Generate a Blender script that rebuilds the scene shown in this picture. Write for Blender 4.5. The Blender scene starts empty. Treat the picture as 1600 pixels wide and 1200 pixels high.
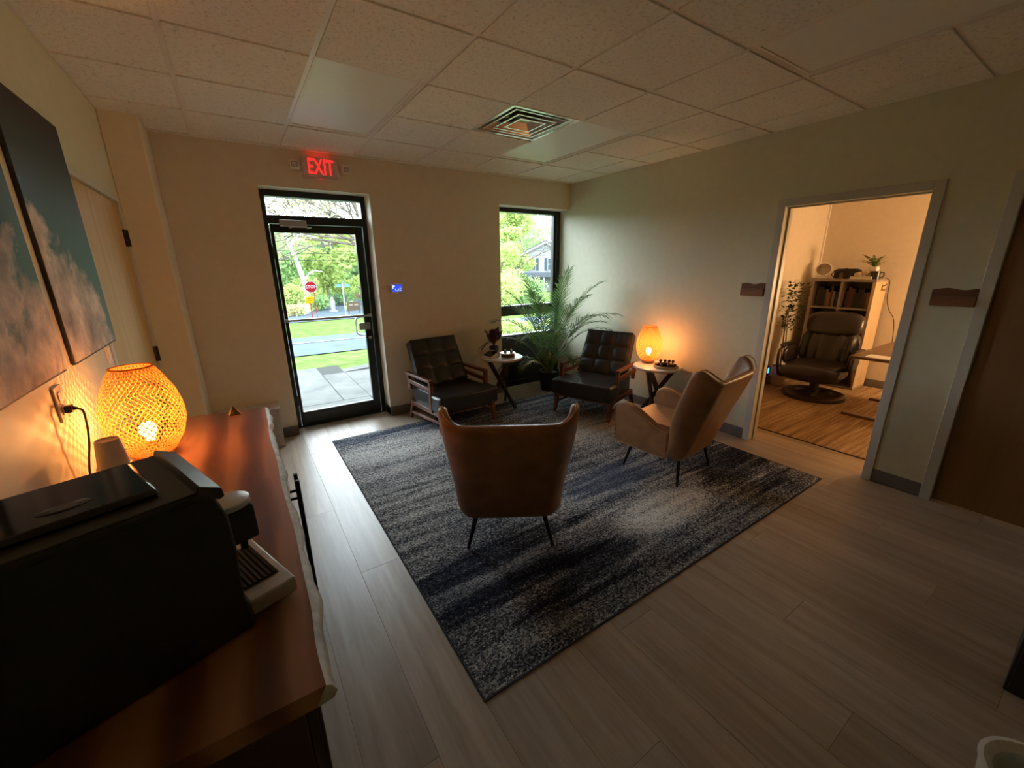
import bpy, bmesh, math, random
from mathutils import Vector, Matrix
R = math.radians
SC = bpy.context.scene
COL = SC.collection
random.seed(7)

# ------------------------------------------------------------------ camera, sky, exposure
cam_d = bpy.data.cameras.new('camera'); cam = bpy.data.objects.new('camera', cam_d); COL.objects.link(cam)
cam_d.sensor_width = 36.0; cam_d.lens = 637.04 / 1600 * 36.0; cam_d.clip_start = 0.02; cam_d.clip_end = 400
def cam_matrix(yaw, pitch, roll, loc):
    f = Vector((math.sin(yaw) * math.cos(pitch), math.cos(yaw) * math.cos(pitch), math.sin(pitch)))
    r = Vector((math.cos(yaw), -math.sin(yaw), 0)); u = r.cross(f)
    r2 = r * math.cos(roll) + u * math.sin(roll); u2 = -r * math.sin(roll) + u * math.cos(roll)
    m = Matrix((r2, u2, -f)).transposed().to_4x4(); m.translation = loc
    return m
cam.matrix_world = cam_matrix(0.581041, -0.282133, -0.012734, Vector((0.09605, -1.96775, 1.65518)))
SC.camera = cam
SKY = 12.2
OUT = 0.60; OUT_P = 1.30          # outdoor surfaces are kept dull so that the bright sky does not burn them out
LAMP_W = 7.5
world = bpy.data.worlds.new('overcast_sky'); SC.world = world; world.use_nodes = True
bg = world.node_tree.nodes['Background']; bg.inputs[0].default_value = (0.84, 0.96, 1.08, 1); bg.inputs[1].default_value = SKY
SC.view_settings.view_transform = 'Standard'; SC.view_settings.look = 'None'
SC.view_settings.exposure = 0.38; SC.view_settings.gamma = 1.0; SC.view_settings.use_curve_mapping = False
SC.cycles.max_bounces = 10; SC.cycles.diffuse_bounces = 7; SC.cycles.transparent_max_bounces = 24
SC.cycles.sample_clamp_indirect = 6.0

# ------------------------------------------------------------------ room measures (metres)
H = 2.685; YF = 2.53; XR = 4.01; XL = -0.48; YB = -4.3; T = 0.6096; YW = 2.72

# ------------------------------------------------------------------ material helpers
MATS = {}
def s2l(c):
    return tuple(((v / 12.92) if v <= 0.04045 else ((v + 0.055) / 1.055) ** 2.4) for v in c)
class NT:
    def __init__(s, name):
        s.m = bpy.data.materials.new(name); s.m.use_nodes = True; s.t = s.m.node_tree; s.n = s.t.nodes; s.l = s.t.links
        s.b = s.n['Principled BSDF']
    def node(s, typ, **kw):
        n = s.n.new(typ)
        for k, v in kw.items(): setattr(n, k, v)
        return n
    def link(s, a, b): s.l.new(a, b)
    def coord(s, which='Object', scale=(1, 1, 1), rot=(0, 0, 0), rand=0.0):
        tc = s.node('ShaderNodeTexCoord'); mp = s.node('ShaderNodeMapping')
        mp.inputs['Scale'].default_value = scale; mp.inputs['Rotation'].default_value = rot
        s.link(tc.outputs[which], mp.inputs[0])
        if rand:
            oi = s.node('ShaderNodeObjectInfo'); mu = s.node('ShaderNodeMath', operation='MULTIPLY'); mu.inputs[1].default_value = rand
            s.link(oi.outputs['Random'], mu.inputs[0]); s.link(mu.outputs[0], mp.inputs['Location'])
        return mp.outputs[0]
    def noise(s, vec, scale, detail=3, rough=0.55, dist=0.0):
        n = s.node('ShaderNodeTexNoise'); n.inputs['Scale'].default_value = scale; n.inputs['Detail'].default_value = detail
        n.inputs['Roughness'].default_value = rough; n.inputs['Distortion'].default_value = dist
        if vec: s.link(vec, n.inputs['Vector'])
        return n.outputs['Fac']
    def ramp(s, fac, stops):
        n = s.node('ShaderNodeValToRGB'); e = n.color_ramp.elements
        while len(e) < len(stops): e.new(0.5)
        for el, (p, c) in zip(e, stops): el.position = p; el.color = (*c, 1) if len(c) == 3 else c
        s.link(fac, n.inputs[0]); return n.outputs[0]
    def math(s, op, a, b=None, clamp=False):
        n = s.node('ShaderNodeMath', operation=op); n.use_clamp = clamp
        for i, v in enumerate((a, b)):
            if v is None: continue
            if isinstance(v, (int, float)): n.inputs[i].default_value = v
            else: s.link(v, n.inputs[i])
        return n.outputs[0]
    def mix(s, fac, a, b, blend='MIX'):
        n = s.node('ShaderNodeMix', data_type='RGBA', blend_type=blend)
        for i, v in ((0, fac), (6, a), (7, b)):
            if isinstance(v, (int, float)): n.inputs[i].default_value = v
            elif isinstance(v, tuple): n.inputs[i].default_value = (*v, 1)
            else: s.link(v, n.inputs[i])
        return n.outputs[2]
    def bump(s, h, strength=0.3, dist=0.01):
        n = s.node('ShaderNodeBump'); n.inputs['Strength'].default_value = strength; n.inputs['Distance'].default_value = dist
        s.link(h, n.inputs['Height']); s.link(n.outputs[0], s.b.inputs['Normal'])
    def done(s, rough=0.5, metal=0.0, color=None, spec=0.5, coat=0.0):
        s.b.inputs['Roughness'].default_value = rough; s.b.inputs['Metallic'].default_value = metal
        s.b.inputs['Specular IOR Level'].default_value = spec; s.b.inputs['Coat Weight'].default_value = coat
        if color is not None:
            if isinstance(color, tuple): s.b.inputs['Base Color'].default_value = (*color, 1)
            else: s.link(color, s.b.inputs['Base Color'])
        return s.m
def plain(name, c, rough=0.5, metal=0.0, var=0.12, scale=30, bump=0.0, spec=0.5, coat=0.0):
    """c linear rgb, with a little noise in tone"""
    if name in MATS: return MATS[name]
    t = NT(name); v = t.coord('Object'); f = t.noise(v, scale, 4)
    lo = tuple(x * (1 - var) for x in c); hi = tuple(min(1, x * (1 + var)) for x in c)
    col = t.ramp(f, [(0.3, lo), (0.7, hi)])
    if bump: t.bump(t.noise(v, scale * 6, 3), bump, 0.004)
    MATS[name] = t.done(rough, metal, col, spec, coat); return MATS[name]
def emit(name, c, s):
    if name in MATS: return MATS[name]
    t = NT(name); t.b.inputs['Base Color'].default_value = (*c, 1); t.b.inputs['Emission Color'].default_value = (*c, 1)
    t.b.inputs['Emission Strength'].default_value = s; MATS[name] = t.m; return t.m
def wood(name, dark, light, axis='x', scale=8, rough=0.4, rand=0.0, stretch=0.08, dist=1.5, objvar=0.0, coat=0.0):
    if name in MATS: return MATS[name]
    t = NT(name); sc = {'x': (stretch, 1, 1), 'y': (1, stretch, 1), 'z': (1, 1, stretch)}[axis]
    v = t.coord('Object', sc, rand=rand); f = t.noise(v, scale, 6, 0.6, dist); g = t.noise(v, scale * 7, 3, 0.7, 0.3)
    k = t.math('ADD', t.math('MULTIPLY', f, 0.72), t.math('MULTIPLY', g, 0.28))
    col = t.ramp(k, [(0.32, dark), (0.68, light)])
    if objvar:
        oi = t.node('ShaderNodeObjectInfo'); a = t.math('ADD', t.math('MULTIPLY', oi.outputs['Random'], objvar), 1 - objvar / 2)
        cc = t.node('ShaderNodeCombineColor')
        for i in range(3): t.link(a, cc.inputs[i])
        col = t.mix(1.0, col, cc.outputs[0], 'MULTIPLY')
    t.bump(k, 0.12, 0.003)
    MATS[name] = t.done(rough, 0, col, 0.5, coat); return MATS[name]

# ------------------------------------------------------------------ mesh helpers
class MB:
    def __init__(s): s.v = []; s.f = []
    def add(s, vs, fs, M=None):
        o = len(s.v)
        s.v += [tuple(M @ Vector(p)) if M is not None else tuple(p) for p in vs]
        s.f += [tuple(i + o for i in f) for f in fs]; return s
    def box(s, x0, x1, y0, y1, z0, z1, M=None):
        return s.add([(x0, y0, z0), (x1, y0, z0), (x1, y1, z0), (x0, y1, z0), (x0, y0, z1), (x1, y0, z1), (x1, y1, z1), (x0, y1, z1)],
                     [(0, 3, 2, 1), (4, 5, 6, 7), (0, 1, 5, 4), (1, 2, 6, 5), (2, 3, 7, 6), (3, 0, 4, 7)], M)
    def bar(s, a, b, w, h, up=(0, 0, 1), w1=None, h1=None):
        a = Vector(a); b = Vector(b); d = (b - a).normalized(); up = Vector(up)
        if abs(d.dot(up)) > 0.98: up = Vector((1, 0, 0))
        sx = d.cross(up).normalized(); sz = sx.cross(d).normalized(); w1 = w if w1 is None else w1; h1 = h if h1 is None else h1
        vs = []
        for c, ww, hh in ((a, w, h), (b, w1, h1)):
            for i, j in ((-1, -1), (1, -1), (1, 1), (-1, 1)): vs.append(c + sx * (i * ww / 2) + sz * (j * hh / 2))
        return s.add(vs, [(0, 1, 2, 3), (7, 6, 5, 4), (0, 4, 5, 1), (1, 5, 6, 2), (2, 6, 7, 3), (3, 7, 4, 0)])
    def tube(s, pts, r, n=8, cap=True):
        pts = [Vector(p) for p in pts]; m = len(pts); rs = r if isinstance(r, (list, tuple)) else [r] * m
        up = Vector((0, 0, 1)); rings = []; px = None
        for i, p in enumerate(pts):
            d = (pts[min(i + 1, m - 1)] - pts[max(i - 1, 0)]).normalized()
            if px is None:
                px = d.cross(up if abs(d.z) < 0.95 else Vector((1, 0, 0))).normalized()
            else:
                px = (px - d * px.dot(d)).normalized()
            py = d.cross(px)
            rings.append([p + (px * math.cos(2 * math.pi * k / n) + py * math.sin(2 * math.pi * k / n)) * rs[i] for k in range(n)])
        vs = [q for rg in rings for q in rg]; fs = []
        for i in range(m - 1):
            for k in range(n): fs.append((i * n + k, i * n + (k + 1) % n, (i + 1) * n + (k + 1) % n, (i + 1) * n + k))
        if cap: fs.append(tuple(range(n - 1, -1, -1))); fs.append(tuple((m - 1) * n + k for k in range(n)))
        return s.add(vs, fs)
    def lathe(s, prof, n=24, M=None, sx=1.0, sy=1.0):
        vs = []; fs = []; m = len(prof)
        for (r, z) in prof:
            for k in range(n): vs.append((r * sx * math.cos(2 * math.pi * k / n), r * sy * math.sin(2 * math.pi * k / n), z))
        for i in range(m - 1):
            for k in range(n): fs.append((i * n + k, i * n + (k + 1) % n, (i + 1) * n + (k + 1) % n, (i + 1) * n + k))
        if prof[0][0] > 1e-6: fs.append(tuple(range(n - 1, -1, -1)))
        if prof[-1][0] > 1e-6: fs.append(tuple((m - 1) * n + k for k in range(n)))
        return s.add(vs, fs, M)
    def prism(s, outline, a, b, plane='xz', M=None):
        """extrude 2-D outline between a and b along the missing axis"""
        n = len(outline); vs = []
        for d in (a, b):
            for (p, q) in outline:
                vs.append({'xz': (p, d, q), 'yz': (d, p, q), 'xy': (p, q, d)}[plane])
        fs = [tuple(range(n)), tuple(range(2 * n - 1, n - 1, -1))]
        for i in range(n): j = (i + 1) % n; fs.append((i, i + n, j + n, j))
        return s.add(vs, fs, M)
    def ball(s, c, r, n=12, m=8, sz=1.0):
        prof = [(max(1e-7, r * math.sin(math.pi * i / m)), -r * sz * math.cos(math.pi * i / m)) for i in range(m + 1)]
        return s.lathe(prof, n, Matrix.Translation(c))
    def grid(s, fn, nu, nv):
        vs = [fn(i / nu, j / nv) for j in range(nv + 1) for i in range(nu + 1)]
        fs = [(j * (nu + 1) + i, j * (nu + 1) + i + 1, (j + 1) * (nu + 1) + i + 1, (j + 1) * (nu + 1) + i) for j in range(nv) for i in range(nu)]
        return s.add(vs, fs)
    def mesh(s, name, mat, smooth=True, angle=38):
        me = bpy.data.meshes.new(name); me.from_pydata(s.v, [], s.f); me.validate()
        bm = bmesh.new(); bm.from_mesh(me); bmesh.ops.recalc_face_normals(bm, faces=bm.faces[:]); bm.to_mesh(me); bm.free()
        for m_ in (mat if isinstance(mat, (list, tuple)) else [mat]): me.materials.append(m_)
        if smooth:
            me.polygons.foreach_set('use_smooth', [True] * len(me.polygons)); me.set_sharp_from_angle(angle=R(angle))
        return me
def obj(name, mb, mat, parent=None, bevel=0.0, sub=0, solid=0.0, smooth=True, angle=38, label=None, loc=None, rot=None):
    me = mb.mesh(name, mat, smooth, angle) if isinstance(mb, MB) else mb
    o = bpy.data.objects.new(name, me); COL.objects.link(o)
    if parent is not None: o.parent = parent
    if loc is not None: o.location = loc
    if rot is not None: o.rotation_euler = rot
    if solid:
        m = o.modifiers.new('solid', 'SOLIDIFY'); m.thickness = solid; m.offset = 0
    if bevel:
        m = o.modifiers.new('bevel', 'BEVEL'); m.width = bevel; m.segments = 2; m.limit_method = 'ANGLE'; m.angle_limit = R(40)
    if sub:
        m = o.modifiers.new('sub', 'SUBSURF'); m.levels = sub; m.render_levels = sub
    if label: o['label'] = label
    return o
def tag(o, label, cat, group=None, kind=None):
    o['label'] = label; o['category'] = cat
    if group: o['group'] = group
    if kind: o['kind'] = kind
    return o
def thing(name, label, cat, loc=(0, 0, 0), rz=0.0, group=None):
    o = bpy.data.objects.new(name, None); COL.objects.link(o); o.location = loc; o.rotation_euler = (0, 0, rz)
    o.empty_display_size = 0.1
    return tag(o, label, cat, group)
def struct(name, mb, mat, parent=None, **kw):
    o = obj(name, mb, mat, parent, **kw)
    if parent is None: o['kind'] = 'structure'
    return o
def dup(root, loc, rz, label=None, group=None):
    def cp(o, par):
        c = o.copy(); COL.objects.link(c); c.parent = par
        for ch in o.children: cp(ch, c)
        return c
    r = cp(root, None); r.location = loc; r.rotation_euler = (0, 0, rz)
    if label: r['label'] = label
    if group: r['group'] = group
    return r
def text_mesh(body, size, depth, mat, squeeze=1.0):
    cu = bpy.data.curves.new('lettering', 'FONT'); cu.body = body; cu.size = size; cu.extrude = depth; cu.align_x = 'CENTER'; cu.align_y = 'CENTER'
    cu.resolution_u = 3; cu.offset = size * 0.004
    ob = bpy.data.objects.new('lettering', cu); COL.objects.link(ob)
    dg = bpy.context.evaluated_depsgraph_get(); me = bpy.data.meshes.new_from_object(ob.evaluated_get(dg))
    bpy.data.objects.remove(ob); bpy.data.curves.remove(cu)
    for v in me.vertices: v.co.x *= squeeze
    me.materials.clear(); me.materials.append(mat); return me
def basis(origin, ex, ez):
    """matrix whose local x is ex and local z is ez"""
    ex = Vector(ex).normalized(); ez = Vector(ez).normalized(); ey = ez.cross(ex)
    m = Matrix((ex, ey, ez)).transposed().to_4x4(); m.translation = origin; return m
def catmull(pts, k=6):
    P = [Vector(p) for p in pts]; P = [2 * P[0] - P[1]] + P + [2 * P[-1] - P[-2]]; out = []
    for i in range(1, len(P) - 2):
        for j in range(k):
            t = j / k; a, b, c, d = P[i - 1], P[i], P[i + 1], P[i + 2]
            out.append(0.5 * (2 * b + (c - a) * t + (2 * a - 5 * b + 4 * c - d) * t * t + (3 * b - a - 3 * c + d) * t ** 3))
    out.append(P[-2]); return out

# ------------------------------------------------------------------ materials
paint_sage = plain('sage_wall_paint', (0.645, 0.62, 0.455), 0.55, var=0.03, scale=14, bump=0.05)
paint_beige = plain('beige_wall_paint', (0.72, 0.66, 0.52), 0.6, var=0.03, scale=14, bump=0.05)
paint_office = plain('cream_office_paint', (0.66, 0.58, 0.47), 0.7, var=0.03, scale=14)
casing_paint = plain('grey_white_door_casing_paint', (0.55, 0.54, 0.47), 0.4, var=0.03)
tile_mat = None
t_ = NT('mineral_ceiling_tile'); v_ = t_.coord('Object', (1, 1, 1), rand=7.0)
f1 = t_.noise(v_, 55, 4, 0.7); f2 = t_.noise(v_, 140, 2, 0.5)
col_ = t_.ramp(f1, [(0.30, (0.58, 0.55, 0.47)), (0.45, (0.83, 0.82, 0.72)), (0.75, (0.88, 0.88, 0.79))])
t_.bump(t_.math('ADD', f1, f2), 0.5, 0.006); tile_mat = t_.done(0.9, 0, col_, 0.2)
grid_mat = plain('white_enamel_grid', (0.80, 0.77, 0.70), 0.4, var=0.03)
plank_mat = wood('greige_vinyl_plank', (0.27, 0.20, 0.14), (0.46, 0.37, 0.28), 'y', 9, 0.36, rand=31.0, stretch=0.07, dist=0.8, objvar=0.22)
joint_mat = plain('dark_floor_joint', (0.06, 0.045, 0.035), 0.8)
base_mat = plain('taupe_rubber_base', (0.16, 0.135, 0.12), 0.5, var=0.05)
black_alu = plain('black_anodised_frame', (0.012, 0.014, 0.014), 0.35, var=0.15)
alu = plain('brushed_aluminium', (0.55, 0.56, 0.55), 0.35, 0.85, var=0.06)
white_plastic = plain('white_plastic', (0.82, 0.81, 0.78), 0.4, var=0.03)
black_plastic = plain('black_plastic', (0.012, 0.012, 0.013), 0.42, var=0.15)
black_gloss = plain('glossy_black_plastic', (0.01, 0.01, 0.011), 0.12, var=0.1)
black_leather = plain('black_leather', (0.016, 0.016, 0.018), 0.38, var=0.25, scale=18, bump=0.15)
brown_leather = plain('cognac_leather', (0.27, 0.125, 0.05), 0.42, var=0.22, scale=9, bump=0.12)
piping_mat = plain('tan_leather_piping', (0.36, 0.19, 0.085), 0.35, var=0.15)
walnut = wood('reddish_walnut', (0.075, 0.022, 0.012), (0.19, 0.065, 0.03), 'x', 9, 0.35, stretch=0.1)
dark_wood = wood('dark_brown_wood', (0.022, 0.013, 0.009), (0.06, 0.034, 0.022), 'z', 12, 0.5, stretch=0.1)
door_wood = wood('maple_door_veneer', (0.46, 0.27, 0.085), (0.64, 0.42, 0.17), 'z', 5, 0.45, stretch=0.05, dist=0.6)
door_wood2 = wood('brown_door_veneer', (0.20, 0.11, 0.045), (0.30, 0.17, 0.075), 'z', 5, 0.45, stretch=0.05, dist=0.6)
chrome = plain('polished_louvre_lip', (0.80, 0.80, 0.76), 0.22, 0.35, var=0.03)
pan_m = plain('satin_louvre_enamel', (0.62, 0.60, 0.56), 0.30, 0.55, var=0.04)
duct_black = plain('duct_black', (0.004, 0.004, 0.004), 0.8)
# thin glass that lets light straight through with a fresnel sheen
def glass(name, tint=(0.97, 0.99, 0.98)):
    t = NT(name); t.n.remove(t.b); tr = t.node('ShaderNodeBsdfTransparent'); tr.inputs[0].default_value = (*tint, 1)
    gl = t.node('ShaderNodeBsdfGlossy'); gl.inputs['Roughness'].default_value = 0.02
    fr = t.node('ShaderNodeFresnel'); fr.inputs[0].default_value = 1.25
    mx = t.node('ShaderNodeMixShader'); t.link(fr.outputs[0], mx.inputs[0]); t.link(tr.outputs[0], mx.inputs[1]); t.link(gl.outputs[0], mx.inputs[2])
    t.link(mx.outputs[0], t.n['Material Output'].inputs[0]); return t.m
glass_mat = glass('clear_glazing')
def leaf_mat(name, c1, c2, trans=0.3):
    t = NT(name); oi = t.coord('Object'); f = t.noise(oi, 1.3, 3, 0.6); g = t.noise(oi, 9.0, 2)
    col = t.ramp(t.math('ADD', t.math('MULTIPLY', f, 0.6), t.math('MULTIPLY', g, 0.4)), [(0.35, c1), (0.65, c2)])
    t.done(0.6, 0, col, 0.2 if 'palm' in name else 0.0)
    tr = t.node('ShaderNodeBsdfTranslucent'); t.link(col, tr.inputs[0]); mx = t.node('ShaderNodeMixShader'); mx.inputs[0].default_value = trans
    t.link(t.b.outputs[0], mx.inputs[1]); t.link(tr.outputs[0], mx.inputs[2]); t.link(mx.outputs[0], t.n['Material Output'].inputs[0]); return t.m

# ================================================================== STRUCTURE
# ---- floor: dark bed under individually laid planks
fl = MB().box(-0.6, 7.3, YB - .1, 2.86, -0.12, -0.006)
floor = struct('floor', fl, joint_mat, smooth=False)
PW, PL = 0.229, 1.83
def plank_mesh(w, l):
    return MB().box(-w / 2, w / 2, -l / 2, l / 2, -0.006, 0.0).mesh('plank', plank_mat, False)
mesh_cache = {}
def lay(x0, x1, y0, y1):
    w = x1 - x0 - 0.0016; l = y1 - y0 - 0.0016; key = (round(w, 3), round(l, 3))
    if key not in mesh_cache: mesh_cache[key] = plank_mesh(w, l)
    o = bpy.data.objects.new('plank', mesh_cache[key]); COL.objects.link(o); o.parent = floor; o.location = ((x0 + x1) / 2, (y0 + y1) / 2, 0)
x = XL - 0.011; col_i = 0; offs = [0.0, 1.1, 0.45, 1.5, 0.75]
while x < 4.40:
    x1 = min(x + PW, 4.415)
    ymax = 2.71; y = YB + offs[col_i % 5] - PL
    while y < ymax:
        a, b = max(y, YB), min(y + PL, ymax)
        if b - a > 0.05: lay(x, x1, a, b)
        y += PL
    x = x1; col_i += 1
    if x1 >= 4.414: break

# ---- ceiling: plenum deck, tiles, grid rails
ceil = struct('ceiling', MB().box(-0.6, 7.3, YB - .1, 2.86, H + 0.06, H + 0.16), plain('plenum_deck', (0.03, 0.03, 0.03), 0.9), smooth=False)
fix = {(1, 1), (1, 2), (4, 1), (4, 2), (4, -2), (4, -3), (1, -2), (1, -3)}     # tiles taken by lights: (column, row) with row = [j, j+1]
fix_lights = [(1, 1), (4, 1), (4, -3), (1, -3)]                                  # first row index of each 2 x 4 ft light
vent_cell = (3, 1)
tile_cache = {}
for i in range(-1, 7):
    for j in range(-8, 5):
        x0, x1 = max(i * T, XL), min((i + 1) * T, XR); y0, y1 = max(j * T, YB), min((j + 1) * T, YF)
        if x1 - x0 < 0.03 or y1 - y0 < 0.03 or (i, j) in fix or (i, j) == vent_cell: continue
        if i == -1 and j == 3 and False: continue
        w, l = round(x1 - x0 - 0.026, 4), round(y1 - y0 - 0.026, 4)
        if (w, l) not in tile_cache:
            tile_cache[(w, l)] = MB().box(-w / 2, w / 2, -l / 2, l / 2, -0.006, 0.012).mesh('ceiling_tile', tile_mat, False)
        o = bpy.data.objects.new('ceiling_tile', tile_cache[(w, l)]); COL.objects.link(o); o.parent = ceil
        o.location = ((x0 + x1) / 2, (y0 + y1) / 2, H + random.uniform(-.0004, .0008))
for i in range(0, 7):
    obj('grid_rail', MB().box(i * T - .012, i * T + .012, YB, YF, H + 0.001, H + 0.030), grid_mat, ceil, smooth=False)
for j in range(-7, 5):
    m_ = MB()
    for i in range(-1, 7):
        if (i, j) in fix and (i, j - 1) in fix: continue
        m_.box(max(i * T, XL) + .012, min((i + 1) * T, XR) - .012, j * T - .012, j * T + .012, H + .002, H + 0.028)
    obj('grid_rail', m_, grid_mat, ceil, smooth=False)
m_ = MB()
m_.box(XL, XR, YF - .022, YF, H - .002, H + .02).box(XR - .022, XR, YB, YF, H - .002, H + .02).box(XL, XL + .022, YB, 2.1, H - .002, H + .02)
obj('wall_angle', m_, grid_mat, ceil, smooth=False)

# ---- walls
TOP = H + 0.06
DX0, DX1, DZ = 0.405, 1.367, 2.364
WX0, WZ = 2.899, 2.365
m_ = MB().box(-0.6, DX0, YF, 2.85, -0.1, TOP).box(DX0, DX1, YF, 2.85, DZ, TOP).box(DX1, WX0, YF, 2.85, -0.1, TOP).box(WX0, XR, YF, 2.85, WZ, TOP)
struct('wall_far', m_, paint_beige, smooth=False)
OY0, OY1, OZ = -1.065, -0.175, 2.10      # office doorway
D2Y0, D2Y1 = -2.37, -1.455               # closed door
m_ = MB().box(XR, 4.13, OY1, 2.85, -0.1, TOP).box(XR, 4.13, OY0, OY1, OZ, TOP).box(XR, 4.13, D2Y1, OY0, -0.1, TOP)
m_.box(XR, 4.13, D2Y0, D2Y1, OZ, TOP).box(XR, 4.13, YB - .1, D2Y0, -0.1, TOP)
struct('wall_right', m_, paint_sage, smooth=False)
LD0, LD1, LDZ = 0.89, 1.985, 2.10
m_ = MB().box(-0.6, XL, YB - .1, LD0, -0.1, TOP).box(-0.6, XL, LD0, LD1, LDZ, TOP).box(-0.6, XL, LD1, 2.6, -0.1, TOP).box(-0.66, -0.6, 0.9, 2.2, -0.1, TOP)
struct('wall_left', m_, paint_sage, smooth=False)
struct('wall_chase', MB().box(XL, -0.272, 2.095, YF, 0, H + .02), paint_beige, bevel=0.006, smooth=False)
struct('wall_back', MB().box(-0.6, 4.13, YB - .1, YB, -0.1, TOP), paint_sage, smooth=False)
# office shell
OXF, OYL = 7.15, 0.69
struct('wall_office_far', MB().box(OXF, OXF + .1, -2.6, 0.8, -0.1, TOP), paint_office, smooth=False)
struct('wall_office_left', MB().box(4.13, OXF, OYL, OYL + .1, -0.1, TOP), paint_office, smooth=False)
struct('wall_office_right', MB().box(4.13, OXF, -2.6, -2.5, -0.1, TOP), paint_office, smooth=False)
struct('ceiling_office', MB().box(4.13, OXF, -2.5, OYL, H, H + .05), plain('office_ceiling', (0.6, 0.56, 0.5), 0.9, var=.05), smooth=False)
struct('trim_office_corner', MB().box(OXF - .022, OXF, OYL - .022, OYL, 0, H), plain('white_corner_trim', (0.78, 0.75, 0.7), 0.4), smooth=False)
# baseboards
struct('baseboard_far', MB().box(-0.272, DX0, YF - .008, YF, 0, 0.105).box(DX1, WX0, YF - .008, YF, 0, 0.105).box(DX1, DX1 + .008, YF, YW, 0, .105), base_mat, bevel=.003)
struct('baseboard_right', MB().box(XR - .008, XR, -0.119, 2.70, 0, 0.105).box(XR - .008, XR, -1.405, -1.12, 0, 0.105).box(XR - .008, XR, YB, -2.42, 0, .105), base_mat, bevel=.003)
struct('baseboard_left', MB().box(XL, XL + .008, YB, .99, 0, 0.105), base_mat, bevel=.003)
struct('baseboard_office', MB().box(4.13, OXF, OYL - .01, OYL, 0, .105).box(OXF - .01, OXF, -2.5, OYL, 0, .105), base_mat)
# door casings (steel frames)
def casing(name, y0, y1, z1, xa=XR, xb=4.13, face=0.055, stop=True):
    m = MB()
    for yy, s in ((y0, -1), (y1, 1)):
        m.box(xa - .016, xb + .016, min(yy - s * .004, yy + s * face), max(yy - s * .004, yy + s * face), 0, z1 + face)
        if stop: m.box(xa + .055, xa + .085, min(yy - s * .003, yy - s * .016), max(yy - s * .003, yy - s * .016), 0, z1)
    m.box(xa - .016, xb + .016, y0 + .004, y1 - .004, z1 - .004, z1 + face)
    if stop: m.box(xa + .055, xa + .085, y0, y1, z1 - .014, z1)
    return struct(name, m, casing_paint, bevel=.003)
casing('trim_1', OY0, OY1, OZ)
casing('trim_2', D2Y0, D2Y1, OZ, stop=False)
d2 = struct('door_2', MB().box(XR + .03, XR + .075, D2Y0 + .003, D2Y1 - .003, 0.008, OZ - .003), door_wood2, bevel=.002)
hm = MB().tube([(XR + .03, D2Y0 + .07, 1.0), (XR - .03, D2Y0 + .07, 1.0)], .011).tube([(XR - .03, D2Y0 + .07, 1.0), (XR - .03, D2Y0 + .19, 1.0)], .010)
obj('handle', hm, alu, d2, label='satin metal lever handle')
# left maple door with frame and hinges
m_ = MB().box(XL, XL + .006, LD0 - .05, LD0, 0, LDZ + .045).box(XL, XL + .012, LD1, LD1 + .05, 0, LDZ + .045).box(XL, XL + .012, LD0 + .03, LD1, LDZ, LDZ + .045)
struct('trim_3', m_, casing_paint, bevel=.003)
d3 = struct('door_3', MB().box(XL - .05, XL - .004, LD0 + .003, LD1 - .003, 0.008, LDZ - .003), door_wood, bevel=.002)
for z in (1.87, 1.06, 0.25):
    obj('hinge', MB().box(XL - .004, XL + .012, LD1 - .022, LD1 + .012, z - .055, z + .055).tube([(XL + .016, LD1 - .004, z - .055), (XL + .016, LD1 - .004, z + .055)], .008), plain('dark_bronze', (0.05, 0.04, 0.03), 0.4, 0.7), d3)
obj('handle', MB().tube([(XL - .004, LD0 + .07, 1.0), (XL + .05, LD0 + .07, 1.0)], .011).tube([(XL + .05, LD0 + .07, 1.0), (XL + .05, LD0 + .18, 1.0)], .01), alu, d3, label='satin metal lever handle')

# ---- entrance door (structure) : frame, transom, leaf, hardware
d1 = struct('door_1', MB().box(DX0, DX0 + .05, YW, YW + .11, 0, DZ).box(DX1 - .05, DX1, YW, YW + .11, 0, DZ).box(DX0 + .05, DX1 - .05, YW, YW + .11, 2.31, DZ)
            .box(DX0 + .05, DX1 - .05, YW, YW + .11, 2.07, 2.145).box(DX0, DX1, YW + .02, YW + .11, 0, .012), black_alu, bevel=.003)
obj('glass_pane', MB().box(DX0 + .05, DX1 - .05, YW + .05, YW + .056, 2.145, 2.31), glass_mat, d1, smooth=False)
leaf_y0, leaf_y1 = YW + .012, YW + .058
lx0, lx1 = DX0 + .055, DX1 - .055
gx0, gx1, gz0, gz1 = .49, 1.235, .165, 1.99
leaf = obj('door_leaf', MB().box(lx0, gx0, leaf_y0, leaf_y1, .015, 2.065).box(gx1, lx1, leaf_y0, leaf_y1, .015, 2.065)
           .box(gx0, gx1, leaf_y0, leaf_y1, .015, gz0).box(gx0, gx1, leaf_y0, leaf_y1, gz1, 2.065), black_alu, d1, bevel=.004)
obj('glass_pane', MB().box(gx0, gx1, leaf_y0 + .02, leaf_y0 + .026, gz0, gz1), glass_mat, leaf, smooth=False)
pb = MB().tube([(lx0 + .012, YW - .028, 1.15), (lx1 - .015, YW - .028, 1.15)], .0125, 12)
pb.box(lx0 + .002, lx0 + .03, YW - .03, YW + .012, 1.135, 1.165).box(lx1 - .035, lx1 - .005, YW - .03, YW + .012, 1.135, 1.165)
obj('push_bar', pb, alu, leaf, bevel=.002, label='brushed metal push bar')
obj('lock_box', MB().box(1.165, 1.285, YW - .016, YW + .012, .995, 1.07), alu, leaf, bevel=.004, label='square metal lock case')
obj('lock_cylinder', MB().lathe([(.016, 0), (.016, .012), (.010, .016)], 14, basis((1.275, YW + .012, .90), (1, 0, 0), (0, -1, 0))), alu, leaf)
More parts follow.
